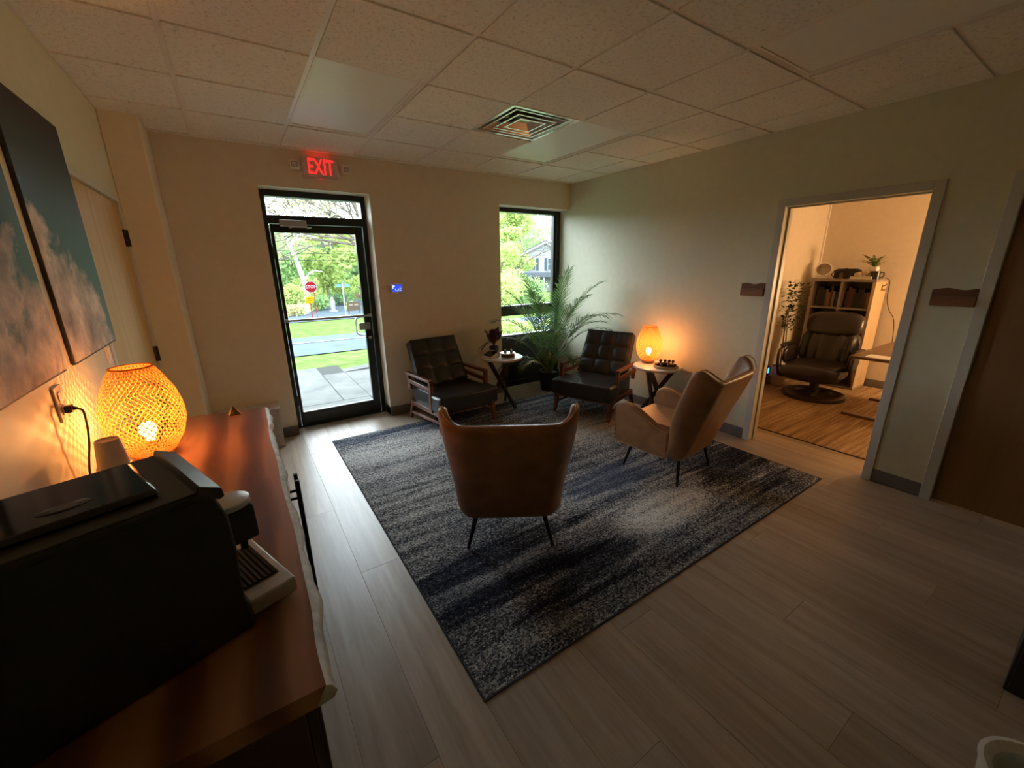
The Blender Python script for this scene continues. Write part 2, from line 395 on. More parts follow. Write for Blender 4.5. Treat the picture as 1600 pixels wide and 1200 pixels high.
obj('pull_handle', MB().tube(catmull([(1.262, YW + .07, 1.13), (1.20, YW + .11, 1.12), (1.165, YW + .115, 1.10), (1.16, YW + .115, 1.0), (1.165, YW + .115, .945), (1.20, YW + .11, .925), (1.262, YW + .07, .915)], 4), .011, 8), alu, leaf)
cl = MB().box(.545, .775, YW - .055, YW - .001, 2.045, 2.10)
co = obj('door_closer', cl, alu, d1, bevel=.005, label='metal overhead door closer')
obj('closer_arm', MB().bar((.63, YW - .045, 2.038), (.80, YW - .10, 2.036), .02, .008).bar((.80, YW - .10, 2.036), (.78, YW + .006, 2.03), .02, .008).tube([(.63, YW - .03, 2.05), (.63, YW - .03, 2.03)], .014), alu, co)
obj('hinge', MB().tube([(lx0 - .003, YW + .006, .25), (lx0 - .003, YW + .006, .36)], .01), black_alu, d1)
obj('hinge', MB().tube([(lx0 - .003, YW + .006, 1.75), (lx0 - .003, YW + .006, 1.86)], .01), black_alu, d1)

# ---- corner window
w1 = struct('window_1', MB().box(WX0, WX0 + .05, YW, YW + .11, 0, WZ).box(XR - .075, XR, YW, YW + .11, 0, WZ).box(WX0 + .05, XR - .075, YW, YW + .11, 2.315, WZ)
            .box(WX0 + .05, XR - .075, YW, YW + .11, 1.0, 1.135).box(WX0 + .05, XR - .075, YW, YW + .11, .655, .735).box(WX0 + .05, XR - .075, YW, YW + .11, 0, .08), black_alu, bevel=.003)
obj('glass_pane', MB().box(WX0 + .05, XR - .075, YW + .05, YW + .056, 1.135, 2.315), glass_mat, w1, smooth=False)
obj('glass_pane', MB().box(WX0 + .05, XR - .075, YW + .05, YW + .056, .735, 1.0), glass_mat, w1, smooth=False)
obj('spandrel_panel', MB().box(WX0 + .05, XR - .075, YW + .03, YW + .06, .08, .655), black_alu, w1, label='black infill panel under the lower pane')
obj('glazing_bead', MB().box(XR - .10, XR - .075, YW + .02, YW + .075, 1.135, 2.315).box(WX0 + .05, WX0 + .07, YW + .02, YW + .075, 1.135, 2.315), black_alu, w1)

# ================================================================== CEILING FIXTURES
diff_mat = plain('frosted_diffuser', (0.80, 0.84, 0.76), 0.42, var=0.02, spec=1.0)
fl_labels = {(1, 1): 'unlit recessed ceiling light panel near the exit sign', (4, 1): 'unlit recessed ceiling light panel beside the ceiling vent',
             (4, -3): 'unlit recessed ceiling light panel above the office doorway', (1, -3): 'unlit recessed ceiling light panel above the coffee sideboard'}
for (i, j) in fix_lights:
    cx, cy = (i + .5) * T, (j + 1) * T
    L = thing('ceiling_light', fl_labels[(i, j)], 'ceiling light', (cx, cy, H), 0, 'recessed ceiling light panels')
    w, l = T / 2 - .014, T - .014
    obj('frame', MB().box(-w, -w + .018, -l, l, .002, .05).box(w - .018, w, -l, l, .002, .05).box(-w + .018, w - .018, -l, -l + .018, .002, .05).box(-w + .018, w - .018, l - .018, l, .002, .05), grid_mat, L, smooth=False)
    obj('diffuser', MB().box(-w + .018, w - .018, -l + .018, l - .018, .006, .012), diff_mat, L, smooth=False)
vc = ((vent_cell[0] + .5) * T, (vent_cell[1] + .5) * T)
V = thing('air_vent', 'square metal ceiling air diffuser with nested louvres', 'air vent', (vc[0], vc[1], H))
def sq_ring(r0, z0, r1, z1, th=.004):
    m = MB(); vs = []
    for r, z in ((r0, z0), (r1, z1), (r1, z1 + th), (r0, z0 + th)):
        vs += [(-r, -r, z), (r, -r, z), (r, r, z), (-r, r, z)]
    fs = []
    for a in range(4):
        b = (a + 1) % 4
        for k in range(4): fs.append((a * 4 + k, a * 4 + (k + 1) % 4, b * 4 + (k + 1) % 4, b * 4 + k))
    return m.add(vs, fs)
obj('vent_frame', sq_ring(T / 2 - .012, -.004, T / 2 - .035, -.004, .006), chrome, V, smooth=False)
obj('back_pan', MB().box(-T / 2 + .03, T / 2 - .03, -T / 2 + .03, T / 2 - .03, .10, .105), pan_m, V, smooth=False)
obj('pan_side', sq_ring(T / 2 - .035, 0.0, T / 2 - .09, .095, .004), pan_m, V, smooth=False)
for r_, z_ in ((.225, .000), (.165, -.004), (.105, -.006)):
    lv = obj('louvre', sq_ring(r_, z_, r_ - .055, z_ + .045, .003), pan_m, V, smooth=False)
    obj('louvre_lip', sq_ring(r_ + .010, z_ - .001, r_ - .002, z_ - .001, .004), chrome, lv, smooth=False)
obj('centre_plate', MB().box(-.05, .05, -.05, .05, .030, .034), pan_m, V, smooth=False)
obj('duct_opening', MB().lathe([(.125, .088), (.125, .099)], 24), duct_black, V)
obj('strut', MB().bar((-.2, -.2, .055), (.2, .2, .055), .018, .004), chrome, V, smooth=False)
obj('strut', MB().bar((-.2, .2, .059), (.2, -.2, .059), .018, .003), chrome, V, smooth=False)

# ---- exit sign
ex = thing('exit_sign', 'lit red exit sign with two emergency lamp heads above the entrance door', 'exit sign', (.935, YF, 2.545))
obj('housing', MB().box(-.155, .155, -.05, -.001, -.088, .088), plain('pinkish_white_housing', (0.62, 0.52, 0.47), 0.5), ex, bevel=.006)
lm = text_mesh('EXIT', .185, .002, emit('exit_red_glow', (1.0, 0.02, 0.02), 1.25), 0.60)
o = obj('lettering', lm, None, ex, smooth=False, label='glowing red EXIT letters'); o.location = (0.0, -.053, 0); o.rotation_euler = (R(90), 0, 0)
obj('down_light_lens', MB().box(-.09, .09, -.040, -.012, .0875, .0890), emit('exit_red_lens', (1.0, 0.03, 0.02), 1.3), ex, smooth=False)
obj('down_light_lens', MB().box(-.012, .012, -.03, -.015, -.090, -.088), MATS['exit_red_lens'], ex, smooth=False)
for s in (-1, 1):
    hd = obj('lamp_head', MB().box(-.036, .036, -.075, -.012, -.036, .036).box(-.02, .02, -.03, -.001, -.015, .015), white_plastic, ex, bevel=.006, loc=(s * .205, 0, .005), rot=(0, 0, R(s * 12)))
    obj('lens', MB().box(-.026, .026, -.0775, -.0745, -.022, .022), plain('lamp_lens_grey', (.3, .3, .3), .2), hd, smooth=False)
    obj('lens_grille', MB().box(-.02, .02, -.079, -.077, -.014, -.010).box(-.02, .02, -.079, -.077, -.002, .002).box(-.02, .02, -.079, -.077, .010, .014), white_plastic, hd, smooth=False)
    obj('bracket', MB().tube([(s * .15, -.03, .0), (s * .175, -.03, .003)], .008), white_plastic, ex)

# ---- thermostat
th = thing('thermostat', 'small wall thermostat with glowing blue screen', 'thermostat', (1.557, YF, 1.435))
obj('housing', MB().box(-.066, .066, -.02, -.001, -.05, .05), white_plastic, th, bevel=.006)
obj('screen', MB().box(-.052, .052, -.0215, -.0195, -.034, .038), emit('lcd_blue', (0.02, 0.06, 1.0), 1.0), th, smooth=False)
g_ = emit('lcd_white', (0.75, 0.85, 1.0), 1.0)
sy = MB().box(-.048, -.022, -.0225, -.0214, .018, .030).box(-.048, -.04, -.0225, -.0214, .0, .014).box(.03, .046, -.0225, -.0214, -.022, -.018).box(.03, .046, -.0225, -.0214, -.006, -.002).box(.03, .046, -.0225, -.0214, .010, .014)
sy.tube([(.017 * math.cos(a), -.022, -.01 + .017 * math.sin(a)) for a in [R(150 + i * 24) for i in range(11)]], .003, 6)
obj('screen_symbols', sy, g_, th, smooth=False)

# ================================================================== LEFT WALL : pictures, switch, outlet
def sky_print(name, seed, base_z):
    t = NT(name); tc = t.node('ShaderNodeTexCoord'); sp = t.node('ShaderNodeSeparateXYZ'); t.link(tc.outputs['Object'], sp.inputs[0])
    mp = t.node('ShaderNodeMapping'); t.link(tc.outputs['Object'], mp.inputs[0]); mp.inputs['Location'].default_value = (seed, seed * 2, seed)
    n1 = t.noise(mp.outputs[0], 3.2, 8, 0.62, 0.4); n2 = t.noise(mp.outputs[0], 7.5, 6, 0.6)
    zz = t.math('ADD', sp.outputs['Z'], 0.46)                       # 0 at the foot of the picture
    yy = t.math('ADD', t.math('MULTIPLY', sp.outputs['Y'], -0.55), t.math('MULTIPLY', t.math('SUBTRACT', n1, 0.5), 1.15))
    hgt = t.math('SUBTRACT', t.math('ADD', yy, base_z), zz)
    cl = t.math('MULTIPLY', hgt, 9.0, True)
    sky = t.ramp(zz, [(0.0, (0.13, 0.20, 0.20)), (0.35, (0.055, 0.15, 0.145)), (0.62, (0.05, 0.085, 0.11)), (0.92, (0.035, 0.022, 0.028))])
    cloud = t.ramp(n2, [(0.30, (0.20, 0.18, 0.17)), (0.50, (0.46, 0.39, 0.34)), (0.68, (0.78, 0.66, 0.53))])
    return t.done(0.55, 0, t.mix(cl, sky, cloud), 0.3)
canvas_edge = plain('dark_canvas_edge', (0.02, 0.02, 0.022), 0.6)
for nm, y0, y1, mt, lab in (('wide', -.545, .138, sky_print('cloud_print_a', 4.3, .42), 'cloud canvas nearer the camera, hung over the espresso machine'),
                            ('next', .242, .925, sky_print('cloud_print_b', 2.1, .36), 'cloud canvas hung beside the maple door')):
    P = thing('canvas_picture', lab, 'picture', (XL, (y0 + y1) / 2, 1.797), 0, 'cloud canvases on the left wall')
    h, w = .490, (y1 - y0) / 2
    obj('stretcher', MB().box(.002, .014, -w, w, -h, h), canvas_edge, P, bevel=.003)
    obj('print', MB().box(.014, .0155, -w + .002, w - .002, -h + .008, h - .002), mt, P, smooth=False, label='painted evening sky with cream clouds')
sw = thing('light_switch', 'white wall switch plate beside the maple door', 'switch', (XL, .765, 1.275))
obj('plate', MB().box(0, .006, -.036, .036, -.058, .058), white_plastic, sw, bevel=.003)
obj('toggle', MB().box(.006, .012, -.012, .012, -.024, .024), white_plastic, sw, bevel=.002)
ou = thing('wall_outlet', 'wall outlet plate behind the near woven lamp', 'outlet', (XL, .02, 1.215))
obj('plate', MB().box(0, .007, -.038, .038, -.062, .062), plain('ivory_plate', (.66, .58, .45), .4), ou, bevel=.003)
obj('socket', MB().box(.007, .010, -.017, .017, .008, .040), white_plastic, ou, bevel=.002)
obj('socket', MB().box(.007, .010, -.017, .017, -.040, -.008), white_plastic, ou, bevel=.002)
# ================================================================== SIDEBOARD
SBH = 0.90
top_wood = None
t_ = NT('live_edge_acacia'); v_ = t_.coord('Object', (1.0, .28, 1.0)); f = t_.noise(v_, 3.2, 5, 0.55, 2.6)
wv = t_.node('ShaderNodeTexWave'); wv.inputs['Scale'].default_value = 2.2; wv.inputs['Distortion'].default_value = 9.0; wv.inputs['Detail'].default_value = 3; wv.inputs['Detail Scale'].default_value = 0.8
t_.link(v_, wv.inputs['Vector']); g = t_.noise(t_.coord('Object', (1, .05, 1)), 60, 3, .6)
k = t_.math('ADD', t_.math('ADD', t_.math('MULTIPLY', f, .45), t_.math('MULTIPLY', wv.outputs['Fac'], .5)), t_.math('MULTIPLY', g, .18))
c_ = t_.ramp(k, [(0.28, (0.115, 0.040, 0.018)), (0.5, (0.21, 0.075, 0.031)), (0.74, (0.37, 0.165, 0.07))])
top_wood = t_.done(0.34, 0, c_, 0.5)
bark_mat = plain('pale_sapwood_edge', (0.52, 0.46, 0.36), 0.5, var=0.3, scale=24)
cab_mat = wood('dark_walnut_cabinet', (0.03, 0.015, 0.009), (0.075, 0.035, 0.02), 'z', 10, 0.4, stretch=.1)
sb = thing('sideboard', 'long dark wood sideboard with live edge top along the left wall', 'sideboard', (0, 0, 0))
ys = [.64, .5, .354, .13, -.167, -.35, -.528, -.728, -.921, -1.07, -1.185, -1.285]
xi = [.126, .124, .123, .116, .123, .119, .121, .125, .122, .121, .114, .116]
n_ = len(ys); sm = catmull([(xi[i], ys[i], 0) for i in range(n_)], 5)
inner = [(p.x, p.y) for p in sm]
outer = [(p.x + .017 + .004 * math.sin(p.y * 17) + .003 * math.sin(p.y * 41), p.y) for p in sm]
low = [(p.x - .02 + .006 * math.sin(p.y * 13 + 1), p.y) for p in sm]
m_ = MB(); k_ = len(inner)
vs = [(a, b, SBH) for a, b in inner] + [(XL + .004, b + (.10 if i == 0 else 0) * 1.0, SBH) for i, (a, b) in enumerate(inner)]
vs += [(a, b, SBH - .042) for a, b in low] + [(XL + .004, b + (.10 if i == 0 else 0), SBH - .042) for i, (a, b) in enumerate(inner)]
fs = []
for i in range(k_ - 1):
    fs.append((i, i + 1, k_ + i + 1, k_ + i)); fs.append((2 * k_ + i, 3 * k_ + i, 3 * k_ + i + 1, 2 * k_ + i + 1)); fs.append((k_ + i, k_ + i + 1, 3 * k_ + i + 1, 3 * k_ + i))
fs.append((0, k_, 3 * k_, 2 * k_)); fs.append((k_ - 1, 3 * k_ - 1, 4 * k_ - 1, 2 * k_ - 1))
obj('tabletop', MB().add(vs, fs), top_wood, sb, angle=30)
m_ = MB(); vs = []
for i in range(k_):
    a, o_, l_ = inner[i], outer[i], low[i]
    vs += [(a[0], a[1], SBH + .0002), (o_[0] - .004, o_[1], SBH - .007), (o_[0] + .004, o_[1], SBH - .024), (o_[0] - .004, o_[1], SBH - .038), (l_[0], l_[1], SBH - .0425)]
fs = [(i * 5 + j, i * 5 + j + 1, (i + 1) * 5 + j + 1, (i + 1) * 5 + j) for i in range(k_ - 1) for j in range(4)]
fs += [(0, 1, 2, 3, 4), tuple((k_ - 1) * 5 + j for j in range(4, -1, -1))]
obj('live_edge', MB().add(vs, fs), bark_mat, sb, angle=60, label='pale wavy bark edge')
obj('cabinet_body', MB().box(XL + .012, .075, -1.255, .60, .14, SBH - .043), cab_mat, sb, bevel=.004)
for a, b in ((-1.25, -.79), (-.785, -.325), (-.32, .135), (.14, .595)):
    dr = obj('cabinet_door', MB().box(.076, .096, a, b, .15, SBH - .05).box(.096, .102, a, a + .05, .15, SBH - .05).box(.096, .102, b - .05, b, .15, SBH - .05)
             .box(.096, .102, a + .05, b - .05, .15, .20).box(.096, .102, a + .05, b - .05, SBH - .10, SBH - .05), cab_mat, sb, bevel=.003)
handle_m = plain('black_bar_handle', (.012, .012, .012), .3, .6)
for y in (-.115, -.185):
    obj('bar_handle', MB().tube([(.18, y, .22), (.18, y, .80)], .0085, 10).tube([(.098, y, .72), (.18, y, .72)], .006).tube([(.098, y, .30), (.18, y, .30)], .006), handle_m, sb, label='black bar handle')
for yy in (-1.21, .55):
    for xx in (XL + .05, .05):
        obj('leg', MB().bar((xx, yy, .145), (xx, yy, 0), .05, .05, w1=.035, h1=.035), cab_mat, sb)

# ---- espresso machine (front faces +x, turned a little)
em_a = math.atan2(.34, .94)
em = thing('espresso_machine', 'black automatic espresso machine on the near end of the sideboard', 'coffee machine', (0.003, -1.063, SBH), em_a)
# local: +x front, +y across (0 .. .278), z up, near front edge at origin
prof = [(-.41, .004), (.012, .004), (.014, .03), (.004, .08), (.006, .14), (.010, .20), (.008, .28), (-.006, .335), (-.022, .35), (-.41, .35)]
obj('body', MB().prism(prof, 0, .278), black_plastic, em, bevel=.006)
obj('lid', MB().box(-.36, -.075, .045, .235, .350, .368), black_gloss, em, bevel=.01, label='raised glossy black tank lid')
obj('lid_grip', MB().lathe([(.034, .3685), (.030, .3705), (.0, .3702)], 20, Matrix.Translation((-.19, .10, 0)), sx=1.0, sy=.45), plain('satin_grip', (.07, .065, .06), .3), em)
obj('front_fascia', MB().prism([(-.035, .349), (.000, .322), (.010, .326), (.008, .345), (-.028, .364)], .0, .278), plain('satin_dark_metal', (.06, .057, .052), .3, .5), em, bevel=.003)
obj('top_trim', MB().box(-.40, -.03, .003, .275, .3495, .3525), plain('dark_grey_top', (.045, .04, .034), .4), em, bevel=.002)
sp_ = obj('spout', MB().box(.008, .085, .095, .175, .15, .235), black_plastic, em, bevel=.006)
obj('spout_cap', MB().lathe([(.045, .236), (.045, .248), (.038, .252)], 20, Matrix.Translation((.045, .135, 0)), sx=1.0, sy=.95), alu, sp_)
for yy in (.115, .155): obj('nozzle', MB().tube([(.055, yy, .15), (.055, yy, .125)], .008), black_plastic, sp_)
tr = obj('drip_tray', MB().box(.014, .115, .02, .262, .012, .05), plain('satin_steel_tray', (.42, .40, .37), .35, .6), em, bevel=.005, label='silver drip tray')
obj('tray_well', MB().box(.022, .098, .07, .235, .0502, .0512), duct_black, tr, smooth=False)
for q in range(7):
    xx = .0245 + q * .0105
    obj('grille_slat', MB().box(xx, xx + .0055, .072, .233, .0512, .0555), black_gloss, tr, smooth=False)
obj('side_panel', MB().prism([(-.40, .02), (.0, .02), (.0, .30), (-.03, .335), (-.40, .335)], -.002, .0), black_plastic, em)

# ---- upside-down paper cups
cup_m = plain('white_paper_cup', (.62, .54, .46), .6, var=.06)
def cup_mb(zoff=0.0, h=.105):
    return MB().lathe([(.047, 0), (.0485, .003), (.047, .007), (.0445, .008), (.034, h - .002), (.033, h), (.030, h - .001), (.029, h - .006), (.0, h - .006)], 28)
for q, w_ in enumerate(('bottom', 'second', 'third', 'top')):
    tag(obj('paper_cup', cup_mb(), cup_m, loc=(-.37, -.07, SBH + .002 + .026 * q)), 'upside down white paper cup, %s of the stack beside the near woven lamp' % w_, 'cup', 'stacked paper cups')

# ---- woven lamps
weave = leaf_mat('bamboo_weave', (0.58, 0.24, 0.06), (0.70, 0.34, 0.09), 0.30)
bulb_mat = emit('warm_bulb', (1.0, 0.66, 0.28), 9.0)
def lamp(label, loc, ns=38):
    L = thing('woven_lamp', label, 'table lamp', loc, 0, 'woven bamboo table lamps')
    hgt = .365
    def rad(t):
        pts = [(0, .070), (.06, .088), (.2, .118), (.38, .134), (.52, .134), (.7, .120), (.88, .092), (1, .066)]
        for (a, ra), (b, rb) in zip(pts, pts[1:]):
            if a <= t <= b:
                u = (t - a) / (b - a); u = u * u * (3 - 2 * u) * .35 + u * .65; return ra + (rb - ra) * u
        return .066
    sh = MB(); K = 22
    for layer, (dr, wid) in enumerate(((0.0, .0044),)):
        for sgn in (-1, 1):
            for q in range(ns):
                a0 = 2 * math.pi * (q + .5 * layer) / ns; vs = []
                for i in range(K + 1):
                    t = i / K; a = a0 + sgn * t * 2.3; r = rad(t) + dr + (.0012 if sgn > 0 else 0)
                    z = .022 + t * hgt; da = wid / max(r, .05) * .5 * 1.25
                    vs += [(r * math.cos(a - da), r * math.sin(a - da), z), (r * math.cos(a + da), r * math.sin(a + da), z)]
                sh.add(vs, [(2 * i, 2 * i + 1, 2 * i + 3, 2 * i + 2) for i in range(K)])
    o = obj('woven_shade', sh, weave, L, smooth=False, label='open diamond weave of bamboo strips'); o['kind'] = 'stuff'
    for z, r in ((.022 + hgt, .066), (.022, .070)):
        obj('rim', MB().tube([(r * math.cos(a), r * math.sin(a), z) for a in [2 * math.pi * i / 32 for i in range(33)]], .004, 6, False), weave, L)
    obj('base', MB().lathe([(.062, 0), (.064, .006), (.064, .018), (.03, .022), (.016, .03), (.016, .075), (0, .075)], 24), plain('lamp_base_wood', (.40, .26, .14), .5), L)
    obj('bulb', MB().lathe([(.012, .075), (.014, .085), (.024, .10), (.030, .12), (.026, .14), (.014, .152), (0, .155)], 16), bulb_mat, L)
    ld = bpy.data.lights.new('bulb_light', 'POINT'); ld.energy = LAMP_W; ld.color = (1.0, 0.41, 0.11); ld.shadow_soft_size = .012
    lo = bpy.data.objects.new('bulb_light', ld); COL.objects.link(lo); lo.parent = L; lo.location = (0, 0, .185)
    return L
near_lamp = lamp('large woven bamboo lamp glowing on the sideboard', (-.302, .18, SBH))
lamp('woven bamboo lamp glowing on the white side table by the wall', (3.74, .86, .626))

cpts = catmull([(XL + .04, .02, 1.19), (XL + .055, .012, 1.172), (XL + .05, .0, 1.08), (XL + .035, -.01, 1.0), (XL + .028, -.015, .94), (XL + .05, -.03, .912), (XL + .075, -.005, .91), (XL + .055, .02, .918), (XL + .028, .0, .922), (XL + .05, -.02, .915), (XL + .075, .02, .908), (XL + .12, .09, .906), (XL + .15, .17, .906)], 6)
inv = Vector(near_lamp.location)
cord = obj('cord', MB().tube([p - inv for p in cpts], .0035, 6), black_plastic, near_lamp, label='black cord coiled on the sideboard')
obj('plug', MB().box(XL + .0105, XL + .03, .006, .034, 1.180, 1.204).tube([(XL + .03, .02, 1.192), (XL + .042, .02, 1.19)], [.008, .005], 8), black_plastic, cord, bevel=.003, loc=-inv)
# ---- small folded card and flat bits at the far end of the sideboard
tc_ = thing('tent_card', 'small dark folded card standing on the far end of the sideboard', 'card', (-.02, .60, SBH), R(10))
obj('card_face', MB().add([(-.028, -.02, 0), (.028, -.02, 0), (.0, 0, .05)], [(0, 1, 2)]), plain('dark_card', (.03, .02, .012), .6), tc_, solid=.002)
obj('card_back', MB().add([(-.028, .02, 0), (.028, .02, 0), (.0, 0, .05)], [(0, 1, 2)]), plain('pale_card', (.55, .45, .28), .6), tc_, solid=.002)
obj('card_edge', MB().tube([(-.029, -.021, .001), (0, 0, .052), (.029, -.021, .001)], .002, 5), MATS['pale_card'], tc_)

# ---- heater by the entrance door
ht = thing('wall_heater', 'low grey metal heater box on the floor left of the entrance door', 'heater', (.02, YF, 0))
grey_m = plain('grey_enamel', (.42, .40, .39), .35, var=.04)
obj('cabinet', MB().box(-.235, .235, -.235, -.009, 0, .385), grey_m, ht, bevel=.006)
obj('front_panel', MB().box(-.215, .20, -.243, -.235, .02, .36), grey_m, ht, bevel=.002)
obj('top_plate', MB().box(-.24, .24, -.245, -.009, .385, .392), plain('pale_grey_enamel', (.55, .55, .58), .25), ht, bevel=.002)  # sky reflection on the lid painted in as a paler, bluer grey

# ================================================================== RUG
t_ = NT('streaked_blue_grey_rug'); tc = t_.node('ShaderNodeTexCoord'); sx = t_.node('ShaderNodeSeparateXYZ'); t_.link(tc.outputs['Object'], sx.inputs[0])
def mapped(s, off=(0, 0, 0)):
    m = t_.node('ShaderNodeMapping'); m.inputs['Scale'].default_value = s; m.inputs['Location'].default_value = off; t_.link(tc.outputs['Object'], m.inputs[0]); return m.outputs[0]
streak = t_.noise(mapped((.6, 7.0, 1), (3.1, 0, 0)), 2.0, 8, .70, .12)
fine = t_.noise(mapped((22, 60, 1)), 2.2, 3, .75)
speck = t_.noise(mapped((1, 1, 1)), 95, 2, .8)
big = t_.noise(mapped((.8, 1.0, 1), (1.7, 5.2, 0)), .9, 3, .5)
def blob(cx, cy, ax, ay, amt):
    dx = t_.math('DIVIDE', t_.math('SUBTRACT', sx.outputs[0], cx), ax); dy = t_.math('DIVIDE', t_.math('SUBTRACT', sx.outputs[1], cy), ay)
    r2 = t_.math('ADD', t_.math('MULTIPLY', dx, dx), t_.math('MULTIPLY', dy, dy))
    r2 = t_.math('ADD', r2, t_.math('MULTIPLY', t_.math('SUBTRACT', streak, .5), 3.2))
    return t_.math('MULTIPLY', t_.math('MULTIPLY', t_.math('SUBTRACT', 1.0, r2), 1.6, True), amt)
tone = t_.math('ADD', t_.math('MULTIPLY', streak, 1.1), t_.math('MULTIPLY', big, .35))
tone = t_.math('ADD', tone, t_.math('MULTIPLY', t_.math('SUBTRACT', fine, .5), 1.0)); tone = t_.math('ADD', tone, t_.math('MULTIPLY', t_.math('SUBTRACT', speck, .5), 1.7))
tone = t_.math('SUBTRACT', tone, .20)
RUG_BLOBS = [(1.1, 1.62, .85, .28, .22), (1.0, 1.25, .9, .20, .10), (1.0, .6, .7, .5, .05), (2.9, .95, .8, .45, .22), (2.35, -.46, .50, .20, .30), (2.3, .06, .55, .22, .02),
             (1.0, -.20, .9, .10, -.28), (1.1, -.47, .8, .09, -.26), (1.15, -.30, .5, .045, .16), (1.5, -.60, .5, .16, -.20), (3.35, -.25, .5, .55, -.20), (1.9, .75, .5, .4, .06), (1.8, 2.06, 1.4, .09, -.10), (2.9, -.72, .5, .10, -.12), (1.2, -.70, .5, .10, .04)]
for b in RUG_BLOBS: tone = t_.math('ADD', tone, blob(*b))
cream = t_.ramp(tone, [(0.14, (0.006, 0.006, 0.009)), (0.32, (0.022, 0.024, 0.034)), (0.50, (0.080, 0.082, 0.092)), (0.68, (0.28, 0.275, 0.265)), (0.95, (0.62, 0.60, 0.56))])
bl = t_.math('ADD', t_.math('ADD', blob(2.3, .06, .55, .24, 1.0), blob(1.6, 2.02, 1.5, .14, .6)), blob(1.0, -.3, .6, .22, .45), True)
col_ = t_.mix(t_.math('MULTIPLY', bl, .85), cream, t_.ramp(tone, [(.14, (.010, .013, .026)), (.55, (.055, .068, .11)), (.95, (.18, .20, .26))]))
t_.bump(t_.math('ADD', speck, fine), .5, .006); rug_mat = t_.done(.95, 0, col_, .05)
rg = thing('area_rug', 'large blue grey distressed area rug under the four chairs', 'rug', (0, 0, 0))
obj('rug_pile', MB().box(.655, 3.72, -.893, 2.135, .0005, .006), rug_mat, rg, bevel=.003)
obj('rug_binding', MB().box(.648, .656, -.90, 2.142, .0005, .0055).box(3.719, 3.727, -.90, 2.142, .0005, .0055).box(.656, 3.719, -.90, -.892, .0005, .0055).box(.656, 3.719, 2.134, 2.142, .0005, .0055), plain('dark_binding', (.02, .022, .03), .9), rg)
RZ = .0062

# ================================================================== CHAIRS
def lounge_chair(label, loc, rz):
    c = thing('lounge_chair', label, 'armchair', loc, rz, 'black leather lounge chairs')
    # seat : T cushion, wider in front of the arm posts
    out = [(-.30, -.29), (.17, -.29), (.19, -.365), (.37, -.365), (.385, -.34), (.39, 0), (.385, .34), (.37, .365), (.19, .365), (.17, .29), (-.30, .29)]
    obj('seat', MB().prism(out, .225, .40, 'xy'), black_leather, c, bevel=.022)
    # back : tufted 3 x 3
    bx0, bz0, bx1, bz1, hw = -.17, .385, -.40, .86, .30
    d = Vector((bx1 - bx0, 0, bz1 - bz0)); nrm = Vector((d.z, 0, -d.x)).normalized()
    def front(u, v):
        y = (u * 2 - 1) * hw * (1 - .06 * v); puff = (abs(math.sin(u * 3 * math.pi)) ** .35) * (abs(math.sin(v * 3 * math.pi)) ** .35)
        p = Vector((bx0, y, bz0)) + d * v + nrm * (.045 + .022 * puff); return tuple(p)
    nu = nv = 24; b = MB().grid(front, nu, nv)
    def backf(u, v):
        y = (u * 2 - 1) * hw * (1 - .06 * v); p = Vector((bx0, y, bz0)) + d * v - nrm * .06; return tuple(p)
    o0 = len(b.v); g2 = MB().grid(backf, nu, nv); b.add(g2.v, g2.f)
    N = nu + 1
    edge = [i for i in range(N)] + [j * N + nu for j in range(1, N)] + [nv * N + i for i in range(nu - 1, -1, -1)] + [j * N for j in range(nv - 1, 0, -1)]
    for a, bb in zip(edge, edge[1:] + edge[:1]): b.f.append((a, bb, bb + o0, a + o0))
    obj('backrest', b, black_leather, c, angle=50)
    pp = [Vector((bx0, s * hw * (1 - .06 * v), bz0)) + d * v + nrm * .045 for s, v in ((-1, 0), (-1, 1), (1, 1), (1, 0))]
    obj('piping', MB().tube([tuple(p) for p in pp], .006, 6), black_leather, c)
    for s in (-1, 1):
        y = s * .345
        fr = obj('arm_frame', MB().bar((-.36, y, .535), (.185, y, .535), .05, .028).bar((-.34, y, .455), (.16, y, .44), .03, .045), walnut, c, bevel=.004)
        obj('arm_post', MB().bar((.17, y, .52), (.165, y, .20), .036, .045, up=(1, 0, 0)), walnut, fr, bevel=.003)
        obj('arm_post', MB().bar((-.33, y, .525), (-.28, y, .36), .03, .05, up=(1, 0, 0)), walnut, fr, bevel=.003)
        obj('seat_side', MB().box(-.28, .17, min(s * .29, s * .315), max(s * .29, s * .315), .21, .385), black_leather, c, bevel=.008)
        obj('side_rail', MB().bar((-.30, y * .97, .20), (.30, y * .97, .205), .03, .045), walnut, c, bevel=.003)
        obj('stretcher', MB().bar((-.33, y * .97, .085), (.30, y * .97, .12), .022, .03), walnut, c, bevel=.002)
        obj('leg', MB().bar((.30, s * .325, .225), (.335, s * .335, 0), .05, .05, up=(1, 0, 0), w1=.028, h1=.028), walnut, c, bevel=.002)
        obj('leg', MB().bar((-.27, s * .325, .225), (-.36, s * .335, 0), .05, .045, up=(1, 0, 0), w1=.028, h1=.026), walnut, c, bevel=.002)
    obj('cross_rail', MB().bar((.29, -.31, .205), (.29, .31, .205), .03, .035), walnut, c)
    obj('cross_rail', MB().bar((-.27, -.31, .205), (-.27, .31, .205), .03, .035), walnut, c)
    return c
def place_front(fx, fy, ang, d=.36): return (fx - d * math.cos(ang), fy - d * math.sin(ang), RZ)
ca = R(-83.7); da = R(199.4)
lounge_chair('black leather lounge chair with walnut arms beside the entrance door', (1.95 - .36 * math.cos(ca), 1.66 - .36 * math.sin(ca), 0.0), ca)
lounge_chair('black leather lounge chair with walnut arms between the palm and the woven lamp', place_front(3.09, 1.22, da), da)

